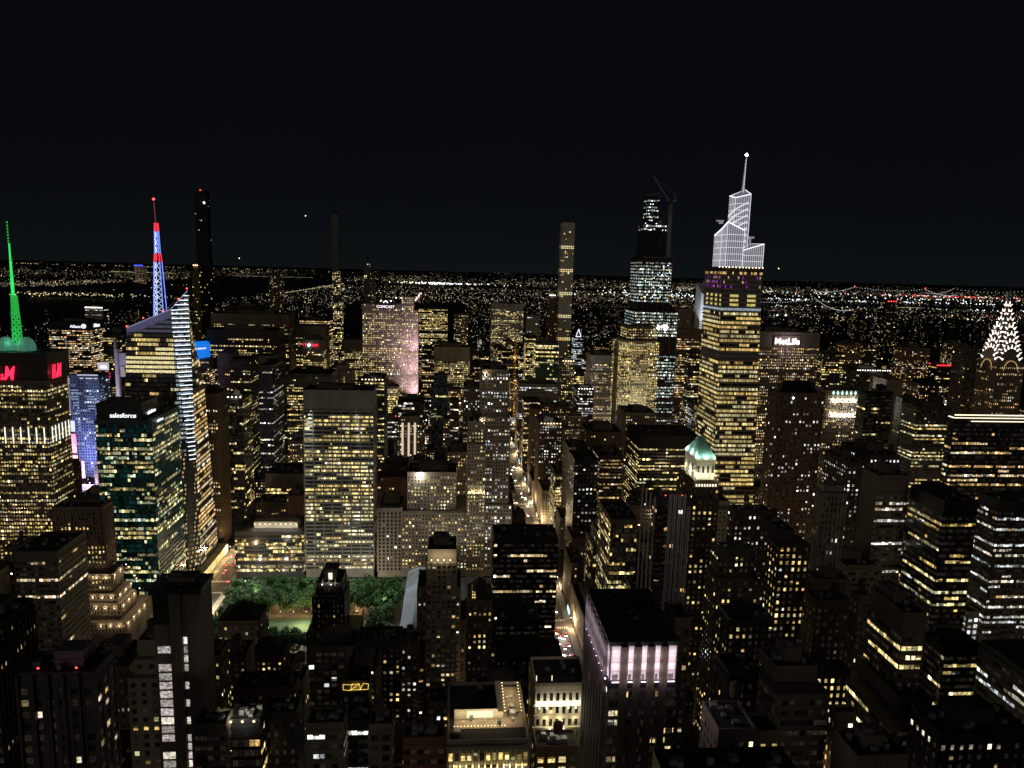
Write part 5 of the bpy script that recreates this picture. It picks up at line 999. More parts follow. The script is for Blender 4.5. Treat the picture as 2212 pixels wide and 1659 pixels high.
# glowing cornice on the slender wing, floodlights on the setback tower
r_, row = find('glowing yellow cornice'); b = row[4][0]; zc = row[5]['cornice']; q = MB(); q.box(b[0]-.5, b[1]+.5, b[2]-1.2, b[2]-.05, zc-.8, zc); q.build('cornice', wallmat('cream'), r_)
for i in range(7): xx = b[0]+1.2+i*(b[1]-b[0]-2.4)/6; lamp((xx, b[2]-1.4, zc+.9), 170, (1, .8, .35), r_, .2); MB().octa((xx, b[2]-1.6, zc+.5), .35).build('flood_lamp', WARM, r_)
r_, row = find('floodlit centre bays')
for b in row[4]: lamp((b[0]+3, b[2]-2.0, b[5]-4), 500, (1, .8, .5), r_, .3)
r_, row = find('four lamps under'); b = row[4][0]; zc = row[5]['lamps']
for i in range(4): xx = b[0]+3+i*4.0; MB().octa((xx, b[2]-1.0, zc+.4), .45).build('flood_lamp', WARM, r_); lamp((xx, b[2]-1.4, zc+1.4), 220, (1, .8, .5), r_, .2)
r_, row = find('many warm windows and one white roof lamp'); b = row[4][-1]; MB().octa((b[0]+13, b[2]-1, b[5]-3), 1.0).build('roof_lamp', WHITE, r_); lamp((b[0]+13, b[2]-3, b[5]-3), 3500, (1, .95, .8), r_)
r_, row = find('white diamond lamps'); b = row[4][-1]
for i in range(7):
    xx = b[0]+10+i*(b[1]-b[0]-13)/6; q = MB(); q.prism([(xx, b[2]-.9, b[5]-5), (xx+1.7, b[2]-.9, b[5]-2), (xx, b[2]-.9, b[5]+1), (xx-1.7, b[2]-.9, b[5]-2)], [(xx, b[2]-.5, b[5]-5), (xx+1.7, b[2]-.5, b[5]-2), (xx, b[2]-.5, b[5]+1), (xx-1.7, b[2]-.5, b[5]-2)]); q.build('diamond_lamp', glow('diamond', (.55, 1, .8), 1.5), r_)
    for dz in (14, 34): MB().octa((xx, b[2]-1, b[5]-dz), .9).build('flood_lamp', WHITE, r_); lamp((xx, b[2]-2, b[5]-dz+2), 2200, (1, .93, .75), r_, .4)
r_, row = find('floodlit terraces')
for b in row[4][:4]:
    for i in range(4): yy = b[2]+3+i*10; MB().octa((b[1]+.9, yy, b[5]-2), .5).build('flood_lamp', WARM, r_); lamp((b[1]+2.2, yy, b[5]-3), 260, (1, .8, .5), r_)
    for i in range(3): MB().octa((b[1]-4-i*7, b[2]-1.2, b[5]-3), .45).build('flood_lamp', WARM, r_); lamp((b[1]-4-i*7, b[2]-2.0, b[5]-2), 180, (1, .8, .5), r_)
r_, row = find('lamplit roof terrace'); b = row[4][0]
q = MB(); q.box(b[0]+16, b[1]-8, b[2]+12, b[2]+24, b[5], b[5]+7); q.build('penthouse', wallmat('stone_c'), r_)
for i in range(9): xx = b[0]+17+i*5.2; MB().octa((xx, b[2]+11, b[5]+5), .45).build('roof_lamp', WARM, r_); lamp((xx, b[2]+9, b[5]+3), 300, (1, .85, .6), r_)
r_, row = find('red roof lamps, bottom left'); b = row[4][0]
q = MB(); q.box(b[0]+7, b[1]-5, b[2]+5, b[3]-.5, b[5], b[5]+4.5).box(b[0]+6.4, b[1]-4.4, b[2]+4.5, b[3]-.3, b[5]+1.6, b[5]+2.1); q.build('penthouse', wallmat('violet'), r_)
q = MB()
for k in range(6): q.box(b[0]+k*3.9, b[0]+k*3.9+.7, b[2]-1.3, b[2]-.1, 60, b[5]+.8)
q.build('rib', wallmat('violet_d'), r_)
# ------------------------------------------------------------ signs
LW = glow('letter_white', (.92, .95, 1), 1.6); LR = glow('letter_red', (1, .02, .07), 2.0); LP = glow('letter_pinkwhite', (1, .86, .92), 2.0)
BB = wallmat('black')
def hm(label, loc, width, face):
    t = thing('sign', label, 'sign', loc); text_mesh('letter', 'H', loc, width*.34, face, LR, t, shear=.28, off=.012, height=13.5)
    l2 = (loc[0]+(width*.37 if face == 'S' else 0), loc[1]+(width*.37 if face == 'E' else 0), loc[2]); text_mesh('letter', '&', l2, width*.16, face, LR, t, height=6)
    l3 = (loc[0]+(width*.52 if face == 'S' else 0), loc[1]+(width*.52 if face == 'E' else 0), loc[2]); text_mesh('letter', 'M', l3, width*.46, face, LR, t, shear=.28, off=.012, height=13.5)
    lamp((loc[0]+(10 if face == 'S' else 5), loc[1]-(6 if face == 'S' else -8), loc[2]+5), 260, (1, .05, .08), t, 1)
hm('large red slanted letters on the roof block, cut by the left edge', (-439, 729.6, 200.5), 22.5, 'S')
hm('large red slanted letters on the right flank of the same roof block', (find('carrying the red letter')[1][4][0][1]+1.2, 737, 201.5), 17, 'E')
sign('white company lettering on the front of the dark glass crown', 'salesforce', (-292.5, 642.4, 183.6), 21.5, 'S', LW)
sign('white company lettering on the side flank of the dark glass crown', 'salesforce', (-265.4, 653, 184.4), 17, 'E', LW)
sign('small white sign on the ledge of the green tinted glass tower', 'salesforce', (-256.4, 650, 178.2), 13, 'E', LW)
t = sign('white sign band on the dark tower behind the red letters', 'Allianz', (-698, 1399, 189.5), 19, 'S', LW, (9, surf('band_blue', (.05, .05, .09)))); q = MB()
for i in range(16):
    a0, a1 = math.pi*i/8, math.pi*(i+1)/8; q.bar((-674+3.6*math.cos(a0), 1399, 192.6+3.6*math.sin(a0)), (-674+3.6*math.cos(a1), 1399, 192.6+3.6*math.sin(a1)), .9)
for dx, h in ((-1.3, 2), (0, 2.7), (1.3, 2)): q.bar((-674+dx, 1399, 192.6-h*.8), (-674+dx, 1399, 192.6+h), .6)
q.build('round_emblem', LW, t)
sign('small white sign on the right flank of the dark tower behind the red letters', 'Allianz', (-662.4, 1412, 190), 24, 'E', LW)
sign('white broadcaster lettering on the pink lit slab', 'COMCAST', (-135, 1308.6, 243.8), 31, 'S', LP, (9, BB)); t = thing('sign', 'small white fan shaped emblem above the roof lettering of the pink lit slab', 'sign', (-119.5, 1308.5, 252.8)); 
for i in range(5): a = math.pi*(i+.5)/5; MB().octa((-119.5+3.4*math.cos(a), 1308.5, 252.8+3*math.sin(a)), 1.3).build('emblem_feather', LP, t)
sign('glowing white lettering at the top of the broad faceted slab', 'MetLife', (444.5, 983.2, 225.2), 35, 'S', glow('letter_met', (1, .84, .88), 3.0), (12, wallmat('stone_d')), off=.02)
lamp((462, 972, 229), 3500, (1, .8, .85), None, 3, 'sign_light')
sign('red lettering beside a white lamp on the grey tower', 'UBS', (-268, 1418.6, 161.2), 11.5, 'S', LR); sign('small red sign mark left of the white lamp', 'I I', (-285.2, 1418.6, 162), 5, 'S', LR)
MB().octa((-273.5, 1418, 163.5), 2.6).build('roof_lamp', glow('lamp_strong', (.95, 1, 1), 10), find('small white lamp and red lettered')[0])
# blue lit screen tower
t = thing('office_tower', 'tower top wrapped in a bright blue screen with white letters', 'office tower', (-430, 1290, 0))
MB().box(-446, -416, 1282, 1322, 0, 154).build('wall', wallmat('blue'), t); BL = glow('screen_blue', (.004, .22, .95), .9)
MB().prism([(-447, 1290, 153), (-430.5, 1272, 153), (-416, 1290, 153), (-430, 1320, 153)], [(-447, 1290, 179), (-430.5, 1272, 179), (-416, 1290, 179), (-430, 1320, 179)]).build('screen', BL, t); q = MB()
for k in range(6): q.bar((-447, 1289.6, 155+k*4.6), (-430.5, 1271.6, 155+k*4.6), .3); q.bar((-430.5, 1271.6, 155+k*4.6), (-415.6, 1289.6, 155+k*4.6), .3)
q.build('screen_frame', DARKM, t)
s_ = text_mesh('lettering', 'BARCLAYS', (0, 0, 0), 15, 'S', LW, t); s_.location = Vector((-429.5, 1271.2, 169))-Vector(t['_loc']); s_.rotation_euler = (0, 0, math.atan2(18, 14.5))
s_ = text_mesh('lettering', 'BARCLAYS', (0, 0, 0), 22, 'S', LW, t); s_.location = Vector((-447.5, 1289.4, 168))-Vector(t['_loc']); s_.rotation_euler = (0, 0, math.atan2(-18, 16.5))
win = []; facades(t, [(-446, -416, 1282, 1322, 0, 150)], 'office', dict(pw=.3, pal='amber'), MB(), win); put_windows(t, win, 0)
# gold bulb sign: a zigzag of bulbs between two open squares
t = thing('sign', 'gold bulb sign of squares and a zigzag on the dark house, bottom middle', 'sign', (-44, 326, 119))
gx, gz, gw, gh, gy = -49.6, 119.6, 11.9, 3.4, 326.2
segs = [((0, .15), (0, .95)), ((0, .95), (.33, .85)), ((0, .15), (.28, 0)), ((.28, .0), (.36, 1.05)), ((.34, .9), (.64, 1)), ((.64, 1), (.3, .12)), ((.3, .1), (.66, .14)), ((.66, .14), (.8, 1.05)), ((.64, 1), (.68, .1)), ((.8, 1.05), (1, .95)), ((1, .95), (.98, .15)), ((.98, .15), (.66, .12))]
GB = glow('gold_bulb', (1, .72, .14), 3.0)
for a, b in segs:
    q = MB(); n = max(3, int(math.hypot((b[0]-a[0])*gw, (b[1]-a[1])*gh)/.34))
    for i in range(n+1): u = i/n; q.octa((gx+(a[0]+(b[0]-a[0])*u)*gw, gy, gz+(a[1]+(b[1]-a[1])*u)*gh), .13)
    q.build('bulb_row', GB, t)
MB().box(gx-.4, gx+gw+.4, gy+.2, gy+.35, gz-.5, gz+gh+1.6).build('sign_board', surf('board_brown', (.10, .07, .03)), t)
lamp((gx+gw/2, gy-1.2, gz+gh/2), 70, (1, .7, .25), t)
# theatre district screens, poles and terrace lights
def screen(label, x0, x1, y, z0, z1, c, s, face='S'):
    t = thing('screen', label, 'screen', ((x0+x1)/2, y, z0)); q = MB(); q.box(x0, x1, y, y+1.2, z0, z1); q.build('frame', DARKM, t)
    mt, tr, p = newmat('screen'); nz = tr.nodes.new("ShaderNodeTexVoronoi"); nz.inputs['Scale'].default_value = .22; g = tr.nodes.new("ShaderNodeNewGeometry"); r = tr.nodes.new("ShaderNodeValToRGB")
    tr.links.new(g.outputs['Position'], nz.inputs['Vector']); tr.links.new(nz.outputs['Color'], r.inputs[0]); r.color_ramp.elements[0].color = (*c, 1); r.color_ramp.elements[1].color = (*[min(1, q_*.6+.35) for q_ in c], 1)
    tr.links.new(r.outputs[0], p.inputs['Emission Color']); p.inputs['Emission Strength'].default_value = s
    MB().poly([(x0+.3, y-.05, z0+.3), (x1-.3, y-.05, z0+.3), (x1-.3, y-.05, z1-.3), (x0+.3, y-.05, z1-.3)]).build('display', mt, t); return t
screen('pink and red display on the far corner between the left towers', -462, -451, 902, 84, 108, (1, .03, .18), 1.3)
screen('red display below the pink one between the left towers', -461, -450, 901, 70, 82, (1, .1, .05), 1.5)
screen('white and violet display strip between the left towers', -461, -450, 900, 44, 68, (.45, .4, .95), 1.1)
screen('tall white and blue display above the pink one between the left towers', -463, -452, 903, 110, 124, (.35, .5, 1), 1.2)
screen('small magenta display beside the blue lit tower', -449, -445, 905, 52, 74, (1, .05, .3), 1.1)
screen('wide glowing white display at the foot of the blue lit tower', -455, -436, 895, 22.5, 26, (.95, .9, 1), 2.4)
t = screen('white rooftop display with a red strip above the blue lit tower', -468, -453, 1001, 171, 182, (.8, .75, .85), .6); 
for k in range(2): MB().box(-468+k*3, -452, 1000, 1000.6, 166-k*4, 168-k*4).build('red_strip', glow('strip_red', (1, .02, .15), 1.6), t)
text_mesh('lettering', 'YSR', (-465, 1000.7, 173.5), 9, 'S', LW, t)
r_, row = find('blue lit tower with white roof bars'); b = row[4][0]
WB2 = glow('bar_white', (.62, .64, .82), .8); 
for x0, x1, dz in ((b[0]+9, b[1], 2.2), (b[0]+12, b[0]+16, -2), (b[0]+19, b[0]+27, -2), (b[1]-5, b[1]-1, -2)): MB().box(x0, x1, b[2]-1.1, b[2]-.4, b[5]+dz-1.4, b[5]+dz).build('roof_bar', WB2, r_)
for (a, c, z) in ((0, 9, 22), (0, 9, 30), (2, 9, 38), (5, 9, 48), (6, 10, 60), (19, 28, 30), (20, 28, 42), (7, 10, 70)):
    for j in range(2): MB().box(b[0]+a, b[0]+c, b[2]-.9, b[2]-.4, b[5]-z+j*3.2, b[5]-z+1.6+j*3.2).build('light_panel', glow('panel_blue', (.30, .5, .75), .5), r_)
spot((b[0]+12, b[2]-40, 40), (b[0]+14, b[2], 110), 90000, (.35, .5, 1), 80, 3, r_)
t = thing('antenna_mast', 'thin white needle mast left of the blue lit tower', 'antenna', (-485, 960, 150)); MB().bar((-485.2, 960, 120), (-484.9, 960, 218), 1.3, w2=.5).build('mast', glow('needle', (.5, .5, .6), .35), t); MB().octa((-484.9, 960, 218.6), .8).build('beacon_lamp', RED, t)
q = MB()
for k in range(5): q.bar((-484, 960, 214-k*8), (-480+k*.4, 960, 206-k*8), .4)
q.build('brace', METAL, t)
t = thing('light_column', 'tall pale tapering column with a side lantern, between the blue tower and the crystal tower', 'column', (-424, 960, 0))
MB().cyl(-424, 960, 0, 205, 4.0, 3.2, 14).build('shaft', surf('pale_column', (.45, .42, .46)), t); MB().cyl(-425.2, 960, 205, 219, 2.6, .8, 10).build('tip', surf('pale_column', (.45, .42, .46)), t); MB().box(-420, -412, 956, 964, 183, 200).build('side_box', surf('pale_column', (.45, .42, .46)), t); MB().box(-419, -414, 955.4, 956, 170, 183).build('lantern', glow('lantern', (.4, .38, .42), .5), t)
spot((-440, 925, 100), (-424, 960, 185), 90000, (.85, .8, 1), 60, 3, t)
# thin yellow hoist mast on the avenue
t = thing('hoist_mast', 'thin yellow lattice hoist mast rising over the avenue canyon', 'crane', (114, 1326, 0)); q = MB()
for dx in (-1.2, 1.2): q.bar((113.5+dx, 1326, 20), (112.5+dx, 1326, 215), .55)
for k in range(48): z = 22+k*4; s_ = 1 if k % 2 else -1; q.bar((113.2-1.2*s_, 1326, z), (113.2+1.2*s_, 1326, z+4), .35)
q.build('mast', surf('crane_yellow', (.55, .33, .06)), t)
for z in (60, 110, 160): lamp((110, 1316, z), 2600, (1, .6, .2), t, .5)
MB().bar((112.5, 1326, 208), (92, 1318, 214), .7).build('jib', surf('crane_yellow', (.55, .33, .06)), t)
# ------------------------------------------------------------ park, lawn, trees, library
q = MB(); q.poly([(-212, 560, .02), (-45, 560, .02), (-45, 690, .02), (-212, 690, .02)]); tag(q.build('park_gravel', surf('gravel', (.16, .13, .09), streak=False)), None, None, None, 'structure')
q = MB(); pts = []
for (cx_, cy_, a0) in ((-80, 632, 0), (-158, 632, 90), (-158, 598, 180), (-80, 598, 270)):
    for k in range(7): a = math.radians(a0+k*15); pts.append((cx_+8*math.cos(a), cy_+8*math.sin(a), .06))
q.poly(pts); tag(q.build('lawn', surf('lawn_grass', (.065, .115, .06), noise=.2, scale=.5, streak=False)), None, None, None, 'structure')
def crown_mesh(seed, r0, h0, n):
    rr = random.Random(seed); v, f = [], []
    blobs = [(rr.uniform(-1, 1)*r0*.55, rr.uniform(-1, 1)*r0*.55, h0*rr.uniform(.42, .9), r0*rr.uniform(.34, .6)) for _ in range(9)]
    for i in range(n):
        bx_, by_, bz_, br = rr.choice(blobs); d = Vector((rr.gauss(0, 1), rr.gauss(0, 1), rr.gauss(0, .8))).normalized()*br*rr.uniform(.72, 1.08); c = Vector((bx_, by_, bz_))+d
        s = rr.uniform(.35, .8); a = Vector((rr.gauss(0, 1), rr.gauss(0, 1), rr.gauss(0, 1))).normalized(); b_ = a.cross(d.normalized()+Vector((.01, .3, .2)))
        if b_.length < .05: continue
        b_.normalize(); k = len(v); v += [tuple(c+a*s), tuple(c+b_*s*.8), tuple(c-a*s), tuple(c-b_*s*.8)]; f.append((k, k+1, k+2, k+3))
    me = bpy.data.meshes.new('crown'); me.from_pydata(v, [], f); me.materials.append(LEAF); return me
mt, tr, p = newmat('leaf'); MAT['leaf'] = mt; LEAF = mt
g = tr.nodes.new("ShaderNodeNewGeometry"); nz = tr.nodes.new("ShaderNodeTexNoise"); nz.inputs['Scale'].default_value = .35; r = tr.nodes.new("ShaderNodeValToRGB")
r.color_ramp.elements[0].position = .35; r.color_ramp.elements[0].color = (.022, .07, .016, 1); r.color_ramp.elements[1].position = .68; r.color_ramp.elements[1].color = (.085, .19, .045, 1)
tr.links.new(g.outputs['Position'], nz.inputs['Vector']); tr.links.new(nz.outputs['Fac'], r.inputs[0]); tr.links.new(r.outputs[0], p.inputs['Base Color']); p.inputs['Roughness'].default_value = .7
BARK = surf('bark', (.09, .07, .05), streak=False)
CR = [crown_mesh(i, 7.2, 19, 2300) for i in range(5)]
TM = []
for i in range(5):
    q = MB(); q.bar((0, 0, 0), (0, 0, 8), .8, w2=.5); rr = random.Random(i)
    for k in range(6): a = k*1.05+rr.random(); q.bar((0, 0, 6+k*.5), (3.6*math.cos(a), 3.6*math.sin(a), 11+k), .4, w2=.12)
    o = q.build('trunk', BARK); TM.append(o.data); bpy.data.objects.remove(o)
tpos = []
for row_, yy in enumerate((683, 674, 665, 656, 647)):
    for k in range(18):
        x = -204+k*8.9+(row_ % 2)*4.4+R.uniform(-1.2, 1.2)
        if -212 < x < -48: tpos.append((x+R.uniform(-1.5, 1.5), yy+R.uniform(-2, 2), 'on the far side of the park lawn'))
for k in range(9):
    for j in range(2): tpos.append((-196+j*9+R.uniform(-1, 1), 575+k*8.6, 'at the left end of the park lawn'))
for k in range(7):
    for j in range(2): tpos.append((-64+j*9+R.uniform(-1, 1), 592+k*9, 'beside the library end of the park'))
for k in range(14): tpos.append((-175+k*8.8, 573+R.uniform(-1, 1), 'on the near edge of the park lawn'))
for k in range(12): tpos.append((-164+k*8.8, 581+R.uniform(-1, 1), 'on the near edge of the park lawn'))
for i, (x, y, wh) in enumerate(tpos):
    t = bpy.data.objects.new('plane_tree', None); COL.objects.link(t); t.location = (x, y, 0); s = R.uniform(.85, 1.12); t.scale = (s, s, s*R.uniform(.9, 1.1)); t.rotation_euler = (0, 0, R.random()*6.28)
    tag(t, 'leafy green plane tree '+wh, 'tree', 'trees '+wh)
    for nm, me in (('crown', CR[i % 5]), ('trunk', TM[i % 5])): o = bpy.data.objects.new(nm, me); COL.objects.link(o); o.parent = t
for x, y, tx, ty, pw in ((-140, 727, -150, 668, 90000), (-95, 727, -80, 655, 90000), (-205, 727, -200, 640, 60000)): spot((x, y, 175 if x > -190 else 60), (tx, ty, 8), pw*6 if x > -190 else pw*2.4, (.95, 1, .9), 58, 2, None, 'park_and_added_flood')
spot((-120, 728, 190), (-115, 615, 0), 60000, (.9, 1, .85), 40, 2, None, 'park_and_added_flood')
for x, y, z, tx, ty, tz, pw in ((-112, 640, 16, -112, 728, 60, 9000), (-60, 640, 16, -60, 728, 60, 9000), (0, 690, 30, 0, 728, 70, 7000), (-180, 660, 16, -180, 728, 30, 9000), (45, 690, 30, 42, 728, 100, 7000), (-112, 600, 20, -112, 728, 120, 15000), (-10, 600, 30, 0, 728, 110, 10000)): spot((x, y, z), (tx, ty, tz), pw, (1, .93, .78), 100, 3, None, 'park_and_added_flood')  # added floods without lamp bodies, brightening the facades behind the park
def street_lamp(x, y, wh, grp, h=9, arm=2.2, pw=0, col=(1, .72, .40), big=1.0):
    t = bpy.data.objects.new('street_lamp', None); COL.objects.link(t); t.location = (x, y, 0); t['_loc'] = (x, y, 0); tag(t, 'street lamp '+wh, 'street lamp', grp)
    MB().cyl(x, y, 0, h, .14, .09, 6).bar((x, y, h), (x+arm, y, h+.3), .12).build('pole', DARKM, t)
    MB().octa((x+arm, y, h+.1), .42*big).build('lamp_head', WARM if R.random() < .6 else WHITE, t)
    if pw: lamp((x+arm, y, h-.6), pw, col, t, .4)
for k in range(16): street_lamp(R.uniform(-190, -60), R.uniform(645, 688), 'glinting between the park trees', 'lamps among the park trees', 5, 0, 420, (1, .72, .36), .8)
for k in range(8): street_lamp(-165+k*11.5, 643.5, 'along the tree row behind the lawn', 'lamps along the lawn', 4, 0, 300, (1, .62, .28), .8)
for k in range(24): street_lamp(98-14.0 if k % 2 else 98+14.0, 440+k*44, 'on the avenue between the black glass tower and the corner hotel', 'lamps along the right hand avenue', 9, 2.2 if k % 2 else -2.2, 9500 if k > 1 else 2500)
for k in range(16): street_lamp(-229-14 if k % 2 else -229+14, 560+k*46, 'on the wide street left of the park', 'lamps along the left hand avenue', 9, 2.2 if k % 2 else -2.2, 9000)
for k in range(12): street_lamp(-200+k*27, 700, 'in front of the concrete grid tower and its neighbours', 'lamps on the cross street behind the park', 9, 0, 5200, (1, .86, .66))
for k in range(5): street_lamp(-210, 575+k*26, 'along the left edge of the park', 'lamps along the left park edge', 9, 2, 4000)
t = thing('library', 'long grey roofed library hall at the right end of the park', 'library', (10, 625, 0))
q = MB(); q.box(-40, -14, 560, 690, 0, 22).box(-14, 60, 566, 684, 0, 18).box(-14, 40, 560, 566.0, 0, 15); q.build('wall', surf('marble', (.42, .40, .36)), t)
q = MB(); q.prism([(-41, 559, 22), (-13, 559, 22), (-13, 691, 22), (-41, 691, 22)], [(-30, 563, 28), (-24, 563, 28), (-24, 687, 28), (-30, 687, 28)]); q.prism([(-14, 566, 18), (60, 566, 18), (60, 684, 18), (-14, 684, 18)], [(0, 580, 22), (50, 580, 22), (50, 670, 22), (0, 670, 22)]); q.build('roof', surf('zinc_roof', (.20, .22, .25), rough=.5), t)
q = MB()
for k in range(16): q.box(-40.5, -14, 562+k*8.2, 562.3+k*8.2, 22.2, 22.6)
q.build('roof_rib', surf('zinc_rib', (.25, .27, .3)), t)
for k in range(6): MB().box(-11+k*8, -8.5+k*8, 559.7, 559.9, 4, 11).build('arched_window', glow('lib_win', (1, .6, .22), .45), t)
spot((-80, 640, 60), (-30, 620, 20), 24000, (.85, .9, 1), 90, 2, t)
lamp((20, 545, 12), 3500, (1, .75, .45), t)
# ------------------------------------------------------------ vehicles
HL = glow('headlight', (1, .96, .85), 45); TLm = glow('taillight', (1, .03, .02), 30)
def car_meshes(col, nm):
    paint = surf('paint_'+nm, col, rough=.3, noise=.1, streak=False, spec=.5); out = []
    q = MB(); q.prism([(-.92, -2.25, .35), (.92, -2.25, .35), (.92, 2.25, .35), (-.92, 2.25, .35)], [(-.86, -2.15, .95), (.86, -2.15, .95), (.86, 2.2, .95), (-.86, 2.2, .95)]); out.append(('body', q, paint))
    q = MB(); q.prism([(-.82, -1.1, .95), (.82, -1.1, .95), (.82, 1.6, .95), (-.82, 1.6, .95)], [(-.66, -.5, 1.45), (.66, -.5, 1.45), (.66, 1.1, 1.45), (-.66, 1.1, 1.45)]); out.append(('cabin', q, surf('car_glass', (.02, .02, .025), rough=.1, streak=False)))
    for sx in (-1, 1):
        for sy in (-1.4, 1.4):
            q = MB(); n = 10; f = lambda xx: [(xx, sy+.33*math.cos(2*math.pi*i/n), .33+.33*math.sin(2*math.pi*i/n)) for i in range(n)]; q.prism(f(sx*.75), f(sx*.95)); out.append(('wheel', q, DARKM))
    for sx in (-1, 1): q = MB(); q.cbox((sx*.62, 2.28, .68), .5, .12, .3); out.append(('headlight', q, HL)); q = MB(); q.cbox((sx*.66, -2.28, .75), .5, .12, .3); out.append(('taillight', q, TLm))
    r = []
    for n_, q, m_ in out: o = q.build(n_, m_); r.append((n_, o.data)); bpy.data.objects.remove(o)
    return r
CARS = [('yellow', car_meshes((.7, .38, .03), 'yellow')), ('black', car_meshes((.015, .015, .018), 'black')), ('white', car_meshes((.6, .6, .58), 'white')), ('silver', car_meshes((.3, .31, .33), 'silver')), ('yellow', None)]
CARS[4] = ('yellow', CARS[0][1])
def car(x, y, ang, wh, grp, parts=True):
    cn, ms = R.choice(CARS); t = bpy.data.objects.new('taxi' if cn == 'yellow' else 'car', None); COL.objects.link(t); t.location = (x, y, .02); t.rotation_euler = (0, 0, ang)
    tag(t, cn+(' taxi ' if cn == 'yellow' else ' car ')+wh, 'taxi' if cn == 'yellow' else 'car', cn+(' taxis ' if cn == 'yellow' else ' cars ')+grp)
    for n_, me in ms: o = bpy.data.objects.new(n_, me); COL.objects.link(o); o.parent = t
for k in range(52):
    ln = R.choice((-7, -3.5, 0, 3.5, 7)); y = 520+R.random()**1.2*640
    if k < 12: y = 556+k*4.5; ln = (-6, 2, 6, -2)[k % 4]
    car(97+ln, y, math.pi, 'driving on the right hand avenue', 'on the right hand avenue')
for k in range(26): car(-229+R.choice((-7, -3.5, 0, 3.5, 7)), 575+R.random()*420, 0, 'driving on the wide street left of the park', 'left of the park')
lamp((97, 566, 3), 1600, (.85, .9, 1)); lamp((99, 592, 3), 1200, (1, .9, .8))
# lit arcade beside the left hand avenue
t = thing('arcade', 'gold lit glass arcade along the wide street left of the park', 'arcade', (-250, 745, 0)); q = MB(); q.box(-256, -246, 716, 800, 0, 9); q.build('wall', wallmat('cream'), t); q = MB()
for k in range(17): q.box(-246.0, -245.4, 717+k*5, 718.2+k*5, 0, 9.4)
q.build('column_row', wallmat('cream'), t)
for k in range(16): MB().box(-245.95, -245.85, 718.6+k*5, 721.6+k*5, 1, 8).build('lit_window', glow('arcade_gold', (1, .66, .25), .9), t)
for k in range(4): lamp((-240, 722+k*22, 7), 2500, (1, .68, .3), t)
# awnings / shopfront glow along the right hand avenue
for k in range(30):
    y = 610+k*27; side = 1 if k % 2 else -1; x = 112 if side > 0 else 82
    c = R.choice(((1, .8, .5), (1, .9, .75), (.6, .85, 1), (1, .7, .35)))
    t = tag(MB().box(min(x, x-side*.4), max(x, x-side*.4), y, y+R.uniform(7, 15), 1, R.uniform(4, 6)).build('shop_window', glow('shop_%d' % (k % 4), c, 1.6)), 'glowing shop window along the right hand avenue', 'shop window', 'shop windows along the right hand avenue')
# ------------------------------------------------------------ bridges
def suspension(label, pts, Y, sag, n, s, mat, deck=True):
    t = thing('suspension_bridge', label, 'bridge', (pts[0][0][0], Y, 0))
    q = MB()
    for (x, z), tw in pts:
        if tw: q.box(x-8, x+8, Y-6, Y+6, 0, z)
    q.build('tower', surf('bridge_steel', (.12, .12, .12)), t)
    q = MB(); c = MB()
    for ((xa, za), _), ((xb, zb), _) in zip(pts, pts[1:]):
        pr = None
        for i in range(n+1):
            u = i/n; x = xa+(xb-xa)*u; z = za+(zb-za)*u-sag*4*u*(1-u); c.octa((x, Y-8, z), s)
            if pr: q.bar(pr, (x, Y-6, z), s*.5)
            pr = (x, Y-6, z)
    q.build('cable', DARKM, t); o = c.build('necklace_light', mat, t); o['kind'] = 'stuff'
    if deck: MB().box(pts[0][0][0], pts[-1][0][0], Y-9, Y+9, 42, 47).build('deck', surf('bridge_steel', (.12, .12, .12)), t)
NK = glow('necklace', (.9, .97, 1), 1.5)
suspension('suspension bridge with a necklace of white lamps, right of the tallest tapering tower', [((2020, 150), True), ((2618, 162), True), ((2900, 80), False)], 5200, 34, 30, 2.3, NK)
suspension('long suspension bridge on the right horizon, first pair of towers', [((6300, 60), False), ((7000, 150), True), ((8300, 142), True), ((8900, 55), False)], 12500, 45, 26, 5, NK)
suspension('farther suspension bridge at the right end of the horizon', [((9300, 60), False), ((9900, 150), True), ((11500, 150), True)], 14000, 60, 20, 5.5, NK)
for x in (7000, 8300): MB().octa((x, 12480, 158), 11).build('beacon_lamp', RED, bpy.data.objects['suspension_bridge.001'])
# ------------------------------------------------------------ far city: dark blocks and thousands of lamps, one mass
FC = [(1, .80, .42), (1, .86, .55), (1, .90, .70), (.95, .95, .85), (1, .62, .22), (.75, .9, 1), (1, .08, .05), (.6, 1, .6)]; FW = [.34, .22, .14, .10, .09, .06, .035, .015]
def water(x, y): return (-3150 < x < -1750) or (1500 < x < 2050 and y < 4700) or (3000 < x < 9000 and 7400 < y < 8600)
def cpark(x, y): return -790 < x < 82 and 2150 < y < 6250
mb = MB(); cols = []; bl = MB()
def pt(x, y, z, s, c, k):
    mb.octa((x, y, z), s); cols.extend([(c[0]*k, c[1]*k, c[2]*k, 1)]*8)
def density(x, y): return .35+.65*abs(math.sin(x*.0017+y*.0011)*math.cos(x*.0007-y*.0023+1))
n = 0
while n < 21000:
    a = R.uniform(-.68, .78)+0; d = 2300*math.exp(R.random()**.75*2.05); x, y = d*math.sin(a+.08), d*math.cos(a+.08)
    if y < 2250 or water(x, y) or (cpark(x, y) and R.random() < .97) or R.random() > density(x, y): continue
    n += 1; c = FC[int(np.searchsorted(np.cumsum(FW), R.random()*.999))]
    z = R.random()**2*(45 if y < 6000 else 25)+3+(70 if x < -3200 and x > -3700 else 0)+(R.random()*60+15 if d > 11000 else 0)
    k = math.exp(R.gauss(-.35, 1.1))*min(1, math.exp(-(d-5000)/9500))*(.55 if x < -2500 else 1); s = d*.00027*(.6+1.0*R.random())  # far lamps dimmed with distance in their colour, standing in for haze
    pt(x, y, z, s, c, min(k, 5))
